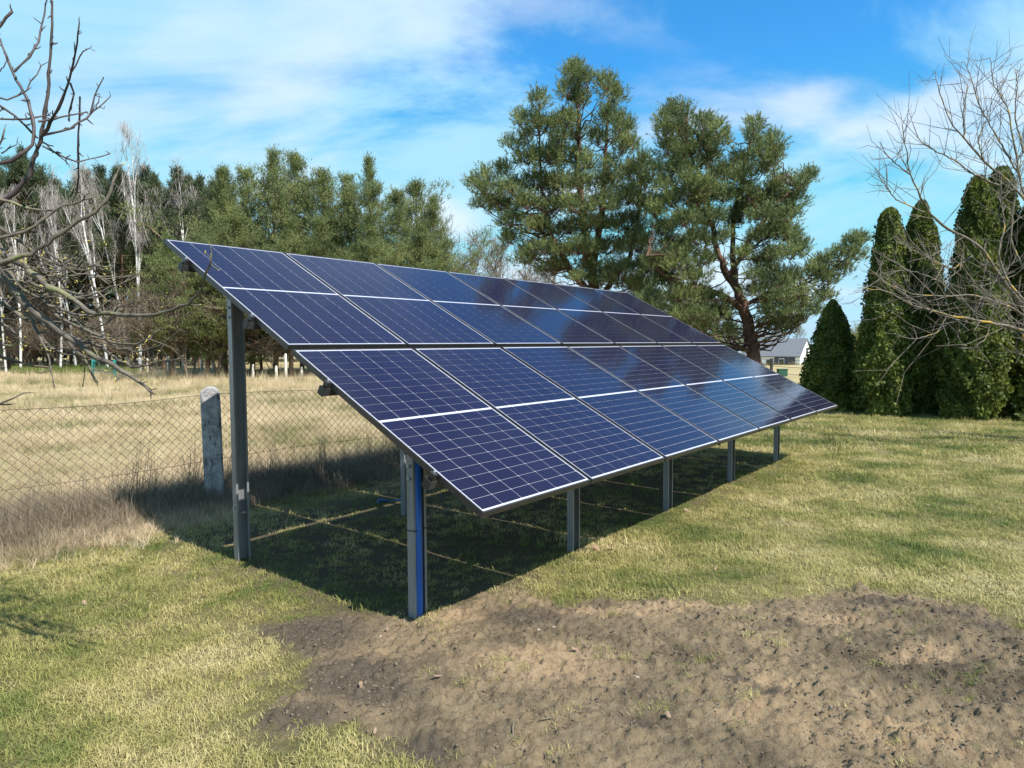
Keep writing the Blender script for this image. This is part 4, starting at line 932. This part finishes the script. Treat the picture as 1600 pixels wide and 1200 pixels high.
# ------------------------------------------------------------------ thujas
def thuja(seed, H, rad, nsp=11000, pw=.62, sharp=1.0):
    r = np.random.default_rng(seed); leaf = MB()
    def prof(f): return rad * np.clip(np.sin(np.pi * np.clip(.12 + .88 * f, 0, 1) ** .8) * 0 + (1 - f ** 2.6) ** pw * (.86 + .22 * np.sin(np.pi * np.minimum(f * 1.25 + .08, 1))), 0.02, None)
    k = r.uniform(0, 100)
    def rr(f, th): return prof(f) * (1 + .55 * (fbm(np.cos(th) * 1.4 + k, np.sin(th) * 1.4 + f * H * 1.6, 3, seed) - .5) + .70 * (fbm(np.cos(th) * 3.2 + k + 9, np.sin(th) * 3.2 + f * H * 3.0 + 5, 2, seed + 7) - .5))
    # inner mass
    nf, nt_ = 26, 18; F = np.linspace(0, .985, nf); TH_ = np.arange(nt_) * 2 * math.pi / nt_
    FF, TT = np.meshgrid(F, TH_, indexing='ij'); RR = rr(FF, TT) * .80
    V = np.stack([RR * np.cos(TT), RR * np.sin(TT), FF * H], -1).reshape(-1, 3)
    i = np.arange(nf - 1)[:, None] * nt_; j = np.arange(nt_)[None]; kk = (j + 1) % nt_
    leaf.add(V, None, np.stack([i + j, i + kk, i + nt_ + kk, i + nt_ + j], -1).reshape(-1, 4))
    # flat sprays
    f = 1 - (1 - r.uniform(0, 1, nsp)) ** .62; f = np.clip(r.uniform(0, 1, nsp) ** 1.12, 0, .995); th = r.uniform(0, 2 * math.pi, nsp)
    R_ = rr(f, th) * r.uniform(.80, 1.03, nsp)
    out_ = np.stack([np.cos(th), np.sin(th), np.zeros(nsp)], -1); P = out_ * R_[:, None]; P[:, 2] = f * H
    hang = r.uniform(0, 1, (nsp, 1)) < .55
    ax = unit(np.where(hang, out_ * .55 + np.array([0, 0, -.45]), out_ * .12 + np.array([0, 0, 1.0])) + r.normal(0, .26, (nsp, 3)))
    wv = unit(np.cross(ax, out_ + r.normal(0, .55, (nsp, 3))))
    ln = r.uniform(.045, .10, (nsp, 1)) * (1 - .3 * f[:, None])
    for a_ in (-.75, -.3, .05, .4, .8):
        d = unit(ax * math.cos(a_) + wv * math.sin(a_)); l2 = ln * (1.1 - .35 * abs(a_)); n_ = wv * math.cos(a_) - ax * math.sin(a_)
        V = np.stack([P - n_ * .006, P + d * l2 * .55 - n_ * .011, P + d * l2, P + d * l2 * .55 + n_ * .011], 1).reshape(-1, 3)
        leaf.add(V, None, np.arange(len(V)).reshape(-1, 4))
    wood = MB(); wood.tube([(0, 0, -.3), (0, 0, .4), (.02, 0, H * .5)], [.07, .06, .03], 7)
    return wood.mesh('trunk', MAT['pine_bark'], True), leaf.mesh('crown', MAT['thuja']), H
TA = thuja(501, 2.7, .62, 9500, .6); TB = thuja(502, 4.8, .66, 19000, .42); TC = thuja(503, 5.2, .72, 22000, .45)
def groundpt(px, py): return gnd(px, py)
for pair, px, py, top, lb, wd in [(TA, 1298, 641, 470, 'shortest thuja, beside the far corner of the array', .88), (TB, 1383, 648, 326, 'slim thuja second from the left in the row', .74), (TC, 1432, 646, 314, 'round topped thuja third from the left in the row', .68),
                                  (TC, 1517, 655, 276, 'tall thuja fourth from the left, front of the merged pair', .72), (TB, 1552, 650, 262, 'tallest thuja of the merged pair near the right picture edge', .80), (TB, 1618, 654, 300, 'thuja cut by the right picture edge', 1.1), (TA, 1345, 640, 545, 'small dark thuja between the shortest and the slim one', .95), (TC, 1690, 660, 300, 'thuja just beyond the right picture edge', 1.0)]:
    g0 = groundpt(px, py); d_ = g0[1]; H = at(px, top, d_)[2]
    if px < 1680: plant('thuja', pair, g0, H, lb, 'thujas in a row', wide=wd * pair[2] / H)

# ------------------------------------------------------------------ traced foreground branches
def interp_path(P, n): 
    P = np.asarray(P, float); s = np.r_[0, np.cumsum(np.linalg.norm(np.diff(P, axis=0), axis=1))]; t = np.linspace(0, s[-1], n)
    # Catmull style smoothing by local averaging of a dense linear path
    Q = np.stack([np.interp(t, s, P[:, i]) for i in range(P.shape[1])], -1)
    K = Q.copy(); K[1:-1] = (Q[:-2] + 2 * Q[1:-1] + Q[2:]) / 4; return K
def branch_set(paths, wood, fine, buds, r, k_spur, spur_len, spur_r, bud_r, jit, sub=2, up=.5, base=np.zeros(3)):
    for pts, D, dD, w0, w1 in paths:
        n0 = len(pts); P = np.array([at(x_, y_, D + dD * i / max(1, n0 - 1)) for i, (x_, y_) in enumerate(pts)])
        lnp = np.linalg.norm(np.diff(P, axis=0), axis=1).sum(); n = max(5, int(lnp / .035))
        n = min(n, 40); Q = interp_path(P, n); Q[1:-1] += r.normal(0, jit, (n - 2, 3)); kpx = D / FPX * .5
        rad = np.linspace(w0, w1, n) * kpx * (1 + .12 * r.normal(0, 1, n)).clip(.75, 1.3)
        wood.tube(Q - base, rad, 7 if w0 > 8 else 5)
        T = unit(np.gradient(Q, axis=0)); m = int(lnp * k_spur)
        for j in range(m):
            i = r.integers(1, n); d = unit(T[i] * r.uniform(.2, .9) + unit(r.normal(0, 1, 3)) * .9 + np.array([0, 0, up * r.uniform(-.2, 1)])); l = r.uniform(*spur_len) * (1.6 if r.uniform() < .12 else 1)
            e1 = Q[i] + d * l * .6; e2 = e1 + unit(d + r.normal(0, .35, 3) + np.array([0, 0, up * .4])) * l * .4
            sr = min(spur_r, rad[i] * .7)
            fine.twigs([Q[i] - base, e1 - base], [e1 - base, e2 - base], [sr, sr * .8], [sr * .8, sr * .45], 4)
            if r.uniform() < .55: buds.append((e2 - base, d))
            for q in range(r.integers(0, sub + 1)):
                a = Q[i] + (e1 - Q[i]) * r.uniform(.3, 1); e = a + unit(d + r.normal(0, .7, 3) + np.array([0, 0, .3])) * l * r.uniform(.25, .55)
                fine.twigs([a - base], [e - base], sr * .6, sr * .4, 3)
                if r.uniform() < .5: buds.append((e - base, d))
def bud_mesh(buds, r, size):
    mb = MB()
    for p_, d in buds:
        d = unit(d); s = size * r.uniform(.6, 1.4); mb.tube([p_ - d * s, p_, p_ + d * s * 1.6], [s * .35, s * .6, s * .12], 5)
    return mb
r = np.random.default_rng(901)
FT = np.array([at(-190, 538, 3.1)[0], 3.1, 0.0])
upper = [([(-150, 420), (-60, 350), (0, 320), (28, 300), (48, 270), (56, 240), (65, 212), (72, 170), (76, 130), (78, 85), (82, 50), (80, 0), (79, -40)], 3.0, -.1, 13, 4),
         ([(-140, 330), (-60, 275), (0, 257), (26, 247), (47, 234), (55, 212), (50, 180), (44, 158), (33, 138), (20, 118), (10, 90), (0, 60)], 2.8, .1, 13, 4),
         ([(66, 212), (78, 190), (92, 168), (104, 135), (118, 98), (123, 62), (124, 36)], 2.95, -.2, 7, 3), ([(112, 112), (124, 90), (131, 78), (140, 75)], 2.9, 0, 4, 2),
         ([(22, 112), (45, 90), (60, 70), (67, 40), (75, -6)], 2.85, .1, 5, 3), ([(62, 212), (98, 206), (124, 196), (140, 178), (155, 166), (173, 150)], 2.95, .2, 6, 2.5), ([(141, 178), (150, 148), (162, 121)], 3.05, 0, 4, 2.5), ([(150, 170), (156, 150)], 3.05, 0, 3, 2),
         ([(60, 190), (80, 184), (106, 180), (137, 175)], 2.9, .1, 5, 3), ([(66, 228), (90, 241), (118, 255), (146, 250), (172, 240)], 2.95, .15, 4, 2.5), ([(125, 151), (124, 190), (123, 235), (121, 266), (120, 300)], 3.1, .2, 4, 5), ([(-20, 155), (0, 165), (20, 180), (44, 196), (56, 214)], 2.8, .1, 5, 5),
         ([(-20, 186), (0, 187), (30, 186), (60, 187), (76, 180)], 2.8, .1, 4, 4), ([(-10, 150), (20, 157), (40, 146), (52, 125), (64, 103)], 2.75, .1, 4, 2.5), ([(-20, 60), (0, 40), (12, 26), (19, 18)], 2.7, 0, 5, 6), ([(-30, 250), (4, 228), (7, 202)], 2.8, 0, 6, 3), ([(2, 240), (14, 228), (26, 226)], 2.8, 0, 4, 2), ([(0, 112), (10, 95)], 2.75, 0, 3, 2),
         ([(110, 130), (116, 150), (112, 172), (108, 190)], 2.95, .1, 4, 3), ([(74, 228), (95, 248), (108, 258)], 3.0, .1, 3, 2)]
lower = [([(-190, 300), (-90, 340), (0, 385), (20, 450), (45, 482), (72, 503), (110, 530), (150, 556), (180, 573), (205, 588), (236, 613)], 3.1, -.35, 30, 5),
         ([(-120, 360), (0, 396), (32, 412), (75, 445), (110, 465), (142, 490), (180, 491), (220, 493), (262, 487), (292, 475), (314, 457), (324, 432), (330, 396)], 3.0, -.5, 17, 3),
         ([(-80, 390), (0, 372), (26, 366), (57, 352), (82, 333), (95, 320), (124, 317), (146, 308)], 2.9, .1, 9, 4), ([(-100, 425), (0, 408), (50, 397), (85, 372), (120, 347), (150, 330), (169, 311), (176, 297), (182, 272)], 2.8, .1, 14, 5),
         ([(0, 312), (20, 318), (50, 328), (75, 331), (95, 327), (101, 318)], 2.95, .1, 7, 4), ([(45, 440), (75, 452), (100, 468), (130, 465), (160, 453), (187, 447), (216, 430)], 3.0, -.1, 8, 3), ([(85, 490), (112, 505), (140, 517), (165, 530), (190, 541), (212, 540), (232, 530), (248, 516)], 3.0, -.2, 8, 3),
         ([(110, 500), (135, 518), (160, 509), (180, 494), (196, 482)], 3.0, -.1, 5, 2.5), ([(120, 530), (142, 536), (175, 552), (200, 572), (222, 575), (250, 565), (281, 560)], 3.05, -.2, 8, 2.5), ([(40, 490), (50, 503), (67, 530), (76, 560), (80, 582), (85, 606)], 3.0, -.1, 8, 2.5), ([(-60, 520), (0, 555), (25, 567), (50, 571), (78, 574)], 3.15, .1, 9, 4),
         ([(95, 520), (112, 540), (130, 562), (141, 578), (153, 598)], 3.0, -.1, 7, 3), ([(-60, 650), (0, 631), (20, 624), (37, 614)], 2.5, 0, 6, 3), ([(170, 535), (205, 552), (232, 548), (262, 532), (283, 515)], 3.0, -.2, 5, 2), ([(-60, 430), (0, 430), (40, 455), (80, 478), (120, 492), (150, 494)], 3.05, -.1, 14, 4), ([(-60, 470), (0, 470), (40, 500), (90, 515), (130, 535), (160, 545)], 3.15, -.1, 12, 3),
         ([(-40, 345), (0, 350), (35, 378), (55, 400), (80, 410), (120, 415)], 3.1, .1, 9, 3), ([(60, 440), (80, 420), (110, 405), (140, 395)], 3.05, .1, 6, 2), ([(150, 492), (185, 480), (210, 470), (235, 468)], 2.9, -.1, 4, 2), ([(-40, 500), (0, 505), (30, 520), (45, 545)], 3.2, 0, 8, 3)]
for q in range(52):
    x0, y0 = r.uniform(-30, 150), r.uniform(390, 545); x1 = x0 + r.uniform(30, 95); dy = r.uniform(-10, 45)
    lower.append(([(x0, y0), (x0 + (x1 - x0) * .4, y0 + dy * .8), (x0 + (x1 - x0) * .75, y0 + dy * .9), (x1, y0 + dy * .55 - r.uniform(0, 14))], r.uniform(2.75, 3.5), r.uniform(-.2, .2), r.uniform(3, 6.5), 1.6))
wood, shoot, buds = MB(), MB(), []
wood.tube(np.array([[0, 0, -.2], [0.02, 0, .5], [-.03, .02, 1.1], [.03, 0, 1.7], [.0, .03, 2.3], [.05, 0, 2.8]]), [.14, .12, .11, .10, .075, .05], 12)
upper = [(a_, b_, c_, d_ * .74, e_ * .68) for a_, b_, c_, d_, e_ in upper]
branch_set(upper, shoot, shoot, [], r, 30, (.012, .035), .004, 0, .0025, 1, .9, FT)
lower = [(a_, b_, c_, d_ * .78, e_ * .75) for a_, b_, c_, d_, e_ in lower]
branch_set(lower, wood, wood, buds, r, 15, (.02, .08), .0032, 0, .004, 1, .6, FT)
tree = empty('fruit_tree', FT); tag(tree, 'leafless fruit tree reaching in from the left with lichen on its twigs', 'tree')
wood.build('trunk', MAT['apple_bark'], tree, True); shoot.build('branch', MAT['apple_shoot'], tree, True)
tag(bud_mesh(buds, r, .0042).build('buds', MAT['bud'], tree), kind='stuff')

r = np.random.default_rng(902); D = 10.4; KD = D / 7.2
RT = np.array([at(1745, 538, D)[0], D, 0.0])
paths = [([(1720, 600), (1650, 540), (1600, 478), (1562, 432), (1540, 395), (1515, 372), (1475, 357), (1450, 330), (1432, 297), (1422, 272), (1410, 195)], 7.2, -.4, 13, 2), ([(1425, 275), (1400, 256), (1385, 242), (1374, 222)], 6.9, 0, 4, 1.6), ([(1445, 332), (1400, 312), (1380, 286), (1367, 264)], 6.9, -.1, 4, 1.6),
         ([(1720, 480), (1640, 370), (1600, 310), (1575, 282), (1537, 253), (1507, 216), (1487, 196), (1477, 172), (1467, 142), (1462, 112)], 7.3, .3, 11, 1.8), ([(1507, 216), (1505, 172), (1512, 134)], 7.5, 0, 4, 1.6), ([(1690, 420), (1620, 340), (1597, 297), (1582, 210), (1577, 172), (1560, 147), (1552, 132), (1547, 90)], 7.4, .2, 9, 1.6), ([(1590, 270), (1570, 235), (1545, 192), (1530, 165), (1520, 130), (1507, 97)], 7.5, .2, 5, 1.6),
         ([(1560, 290), (1512, 267), (1492, 250), (1460, 235), (1437, 220), (1425, 190)], 7.2, 0, 6, 1.6), ([(1720, 540), (1640, 525), (1600, 517), (1575, 510), (1525, 500), (1475, 491), (1437, 481), (1407, 467), (1390, 455), (1340, 450)], 6.8, -.5, 11, 1.8), ([(1600, 470), (1575, 440), (1560, 400), (1570, 350), (1560, 300)], 7.0, .2, 7, 2), ([(1640, 520), (1610, 500), (1580, 480), (1530, 462), (1480, 462), (1430, 462), (1380, 440), (1350, 412)], 6.9, -.2, 7, 1.6),
         ([(1540, 500), (1500, 470), (1470, 440), (1440, 428), (1410, 420)], 6.9, -.2, 5, 1.5), ([(1520, 400), (1490, 420), (1460, 410), (1420, 385), (1400, 370)], 7.1, -.1, 5, 1.5), ([(1600, 420), (1580, 380), (1582, 330), (1590, 280), (1598, 230)], 7.6, .1, 6, 2), ([(1550, 500), (1540, 530), (1520, 545), (1500, 545), (1490, 533)], 6.8, -.1, 4, 1.5), ([(1480, 492), (1465, 520), (1430, 530), (1400, 525)], 6.8, -.1, 4, 1.5),
         ([(1640, 300), (1600, 240), (1585, 180), (1590, 130), (1586, 108)], 7.6, .1, 6, 1.8), ([(1537, 253), (1528, 220), (1543, 180), (1540, 150)], 7.4, .1, 4, 1.6), ([(1600, 480), (1560, 470), (1520, 440), (1500, 410)], 7.0, .0, 5, 1.8), ([(1640, 600), (1610, 550), (1597, 520)], 6.9, 0, 9, 6)]
wood, tw, bd = MB(), MB(), []
wood.tube(np.array([[0, 0, -.2], [.02, 0, .6], [-.02, .02, 1.3], [.05, 0, 2.2], [.12, .05, 3.4]]), [.16, .14, .12, .09, .05], 12)
paths = [(a_, b_ * KD, c_ * KD, d_ * .62, e_ * .62) for a_, b_, c_, d_, e_ in paths]
branch_set(paths, wood, tw, bd, r, 13, (.2, .8), .0048, 0, .005, 3, .75, RT)
tree = empty('bare_tree', RT); tag(tree, 'leafless tree with orange lichen reaching in from the right before the thujas', 'tree')
wood.build('trunk', MAT['walnut_bark'], tree, True); tag(tw.build('twigs', MAT['twig_grey'], tree), kind='stuff')

# ------------------------------------------------------------------ house and far things
D = 130.0
hb = at(1214, 572, D); hz = float(terrain(np.array([hb[0]]), np.array([hb[1]]))[0][0]); hz = hb[2]
house = empty('house', (hb[0], hb[1], hz), R(-45)); tag(house, 'distant white house with grey gable roof behind the far corner of the array', 'house')
HL, HW, HE, HR = 5.4, 2.7, 2.05, 4.9
mb = MB()
V = [(-HL, -HW, -1), (HL, -HW, -1), (HL, HW, -1), (-HL, HW, -1), (-HL, -HW, HE), (HL, -HW, HE), (HL, HW, HE), (-HL, HW, HE), (-HL, 0, HR), (HL, 0, HR)]
mb.add(V, [[5, 6, 9], [7, 4, 8]], [[0, 1, 5, 4], [1, 2, 6, 5], [2, 3, 7, 6], [3, 0, 4, 7]]); mb.build('wall', MAT['white_wall'], house)
mb = MB(); ov = .35; sl = (HR - HE) / HW
for s_ in (-1, 1):
    V = [(-HL - ov, s_ * (HW + ov), HE - sl * ov + .05), (HL + ov * .6, s_ * (HW + ov), HE - sl * ov + .05), (HL + ov * .6, s_ * .01, HR + .06), (-HL - ov, s_ * .01, HR + .06)]; V += [(a, b_, c_ + .16) for a, b_, c_ in V]
    mb.add(V, None, [[0, 1, 2, 3], [4, 5, 6, 7], [0, 1, 5, 4], [1, 2, 6, 5], [2, 3, 7, 6], [3, 0, 4, 7]])
mb.build('roof', MAT['roof'], house)
mb = MB(); mb.box((2.6, -HW - .04, .9), (1.9, .05, 1.1)); mb.build('cladding', MAT['dark_wall'], house)
for cx, cy, w_, h_, zc_ in ((-.2, -HW, .7, .55, .75), (2.1, -HW - .06, .5, .8, .7), (-3.6, -HW, .6, .5, .8)):
    mb = MB(); mb.box((cx, cy - .05, zc_), (w_, .04, h_)); wdw = mb.build('window', MAT['white_wall'], house)
    mb = MB(); mb.box((cx, cy - .10, zc_), (w_ * .84, .02, h_ * .84)); mb.build('pane', MAT['glass'], wdw)
for cy, w_, h_, zc_ in ((0, .5, .8, 2.75), (-.9, .42, .95, .55), (1.0, .4, .8, .7)):
    mb = MB(); mb.box((HL + .04, cy, zc_), (.04, w_, h_)); wdw = mb.build('window', MAT['white_wall'], house)
    mb = MB(); mb.box((HL + .09, cy, zc_), (.02, w_ * .8, h_ * .84)); mb.build('pane', MAT['glass'], wdw)
# brown hedge before the house
r = np.random.default_rng(71); mb = MB(); D = 118
P = np.array([at(px, 577, D) for px in np.linspace(1160, 1262, 700)]) + r.normal(0, .35, (700, 3)); P[:, 2] += r.uniform(0, .45, 700) - .25
needles(mb, P, unit(r.normal(0, .4, (700, 3)) + [0, 0, 1]), np.full(700, .5), 8, .3, .08, r=r)
MAT['hedge'] = foliage('brown_hedge_leaves', [(0, (0.09, 0.07, 0.03)), (1, (0.26, 0.22, 0.09))], .6, .2)
o0 = mb.mesh('hedge', MAT['hedge']); tag(link('hedge', o0), 'low brown hedge in front of the distant white house', 'hedge')
# dark boundary fence posts on the right
bf = empty('boundary_fence', gnd(1268, 598)); tag(bf, 'dark metal fence with wires behind the far corner of the array', 'fence')
o_ = np.array(bf.location)
for px, py, top in ((1268, 598, 545), (1275, 596, 578), (1205, 590, 560), (1150, 584, 556)):
    g0 = gnd(px, py); h_ = at(px, top, g0[1])[2]; mb = MB(); mb.box(g0 - o_ + [0, 0, h_ / 2 - .1], (.05, .05, h_ / 2 + .1)); mb.build('post', MAT['black'], bf)
ga, gb = gnd(1150, 584), gnd(1268, 598)
for h_ in (.25, .55, .85):
    mb = MB(); mb.tube([ga - o_ + [0, 0, h_], (ga + gb) / 2 - o_ + [0, 0, h_ - .02], gb - o_ + [0, 0, h_]], .008, 4, False); mb.build('strand_wire', MAT['wire'], bf)
g0 = gnd(1222, 588); mb = MB(); mb.box((0, 0, .16), (.2, .16, .16)); mb.box((0, 0, .335), (.22, .18, .015)); MAT['tub'] = plain('dark_green_plastic', (0.015, 0.07, 0.045), (0.025, 0.10, 0.065), 6, 0.5)
o = mb.build('water_butt', MAT['tub']); o.location = g0; tag(o, 'small green tub with lid beside the dark boundary fence', 'tub')

# stakes and gate at the wood edge
stakes = [(273, 560, 586, 0), (286, 556, 580, .03), (316, 552, 587, 0), (336, 568, 587, -.16), (395, 570, 590, .04), (432, 572, 592, 0), (447, 553, 592, 0), (470, 574, 590, .1), (231, 560, 582, 0)]
sk = ['leftmost', 'second', 'third, tallest', 'fourth, leaning', 'fifth', 'sixth', 'seventh', 'eighth, leaning', 'short']
order = ['short pale stake at the wood edge right of the teal gate', 'pale stake in the shade of the bushy dark pine', 'pale upright stake left of the tall one by the concrete post', 'tall pale stake above the concrete fence post', 'leaning pale stake just right of the tall one', 'pale stake just right of the nearest tall array post', 'pale stake at the wood edge left of the pair under the array', 'tall pale stake of the pair seen under the array edge', 'leaning pale stake nearest the array edge']
for (px, top, bot, ln), lb in zip([stakes[8]] + stakes[:8], order):
    g0 = gnd(px, bot); h_ = at(px, top, g0[1])[2]; mb = MB(); mb.tube([(0, 0, -.2), (ln * .5, 0, h_ * .5), (ln * h_, .02, h_)], [.075, .07, .055], 7); o = mb.build('wooden_stake', MAT['stake'], None, True); o.location = g0; tag(o, lb, 'stake', 'stakes along the wood edge')
ga, gb = gnd(146, 586), gnd(180, 589); gt = empty('metal_gate', ga); tag(gt, 'low teal painted metal barrier at the edge of the wood', 'gate')
d_ = (gb - ga)
for t_ in (0, 1):
    mb = MB(); mb.box(d_ * t_ + [0, 0, .4], (.05, .05, .5)); mb.build('post', MAT['teal'], gt)
for h_ in (.78, .2):
    mb = MB(); mb.twigs([d_ * 0 + [0, 0, h_]], [d_ + [0, 0, h_]], .035, .035, 6); mb.build('rail', MAT['teal'], gt)
for t_ in np.linspace(.12, .88, 7):
    mb = MB(); mb.twigs([d_ * t_ + [0, 0, .2]], [d_ * t_ + [0, 0, .78]], .018, .018, 5); mb.build('bar', MAT['teal'], gt)

# ------------------------------------------------------------------ small things on the ground
for i, (px, py, s_, lb) in enumerate([(584, 1022, .017, 'pinkish stone on bare soil left of the nearest post foot'), (594, 998, .012, 'small pale pebble on soil just left of the nearest post foot'), (842, 986, .013, 'pale pebble on dark soil right of the nearest post foot'), (866, 985, .010, 'tiny pale pebble on dark soil, right of its twin'), (1302, 1116, .016, 'upright pale stone in the middle of the trampled soil at right'), (994, 1068, .012, 'pale pebble in the brown soil below the array middle')]):
    g0 = gnd(px, py); z_ = float(terrain(g0[:1], g0[1:2])[0][0]); o = link('stone', lump(600 + i, MAT['stone'], .75)); o.location = (g0[0], g0[1], z_ + s_ * .4); o.scale = (s_, s_, s_ * (1.5 if i == 4 else 1)); tag(o, lb, 'stone', 'stones on the bare soil')
def root_thing(pts, rad, lb, nm='twig'):
    P = []
    for x_, y_ in pts:
        g0 = gnd(x_, y_); z_ = float(terrain(g0[:1], g0[1:2])[0][0]); P.append(g0 + [0, 0, z_ + rad * 1.2])
    P = np.array(P); o0 = P[0].copy(); mb = MB(); mb.tube(interp_path(P - o0, 12), np.linspace(rad, rad * .5, 12), 6); o = mb.build(nm, MAT['twig_brown'], None, True); o.location = o0; tag(o, lb, 'twig')
root_thing([(775, 1172), (790, 1163), (803, 1158), (800, 1145), (806, 1136), (792, 1128)], .005, 'dark crooked root sticking out of the soil near the bottom edge')
root_thing([(845, 1136), (862, 1130), (880, 1124)], .004, 'thin straight twig lying on the soil right of the crooked root')
lf_mb = MB(); 
def leaf_mesh(seed):
    r = np.random.default_rng(seed); mb = MB(); n = 9; a = np.linspace(0, 2 * math.pi, n, endpoint=False); rr = .5 + .5 * np.abs(np.cos(a)); V = np.c_[rr * np.cos(a) * 1.0, rr * np.sin(a) * .6, .18 * np.cos(a * 2 + seed) * rr]
    V = np.vstack([V, [[0, 0, .06]]]); mb.add(V, [[i, (i + 1) % n, n] for i in range(n)]); return mb.mesh('leaf', MAT['leaf'])
lsrc = source_collection('dead_leaf', [leaf_mesh(i) for i in range(4)])
n = 130; x, y = polar(1.0, 2.6, 16, R(-38), R(38)); k_ = (fdist(x, y) < -.2); x, y = x[k_][:n], y[k_][:n]
ex = np.array([gnd(*q)[:2] for q in ((950, 862), (932, 860), (45, 843), (25, 846), (1550, 690), (1075, 800), (955, 856))]); x = np.r_[x, ex[:, 0]]; y = np.r_[y, ex[:, 1]]; n = len(x)
z, _ = terrain(x, y); s_ = np.r_[rng.uniform(.014, .026, n - len(ex)), np.full(len(ex), .045)]
scatter('fallen_leaves', np.stack([x, y, z + .022], -1), np.stack([rng.normal(0, .35, n), rng.normal(0, .35, n), rng.uniform(0, 6.28, n)], -1), np.stack([s_] * 3, -1), rng.integers(0, 4, n), lsrc, 'brown fallen leaves scattered over the lawn', 'leaves')
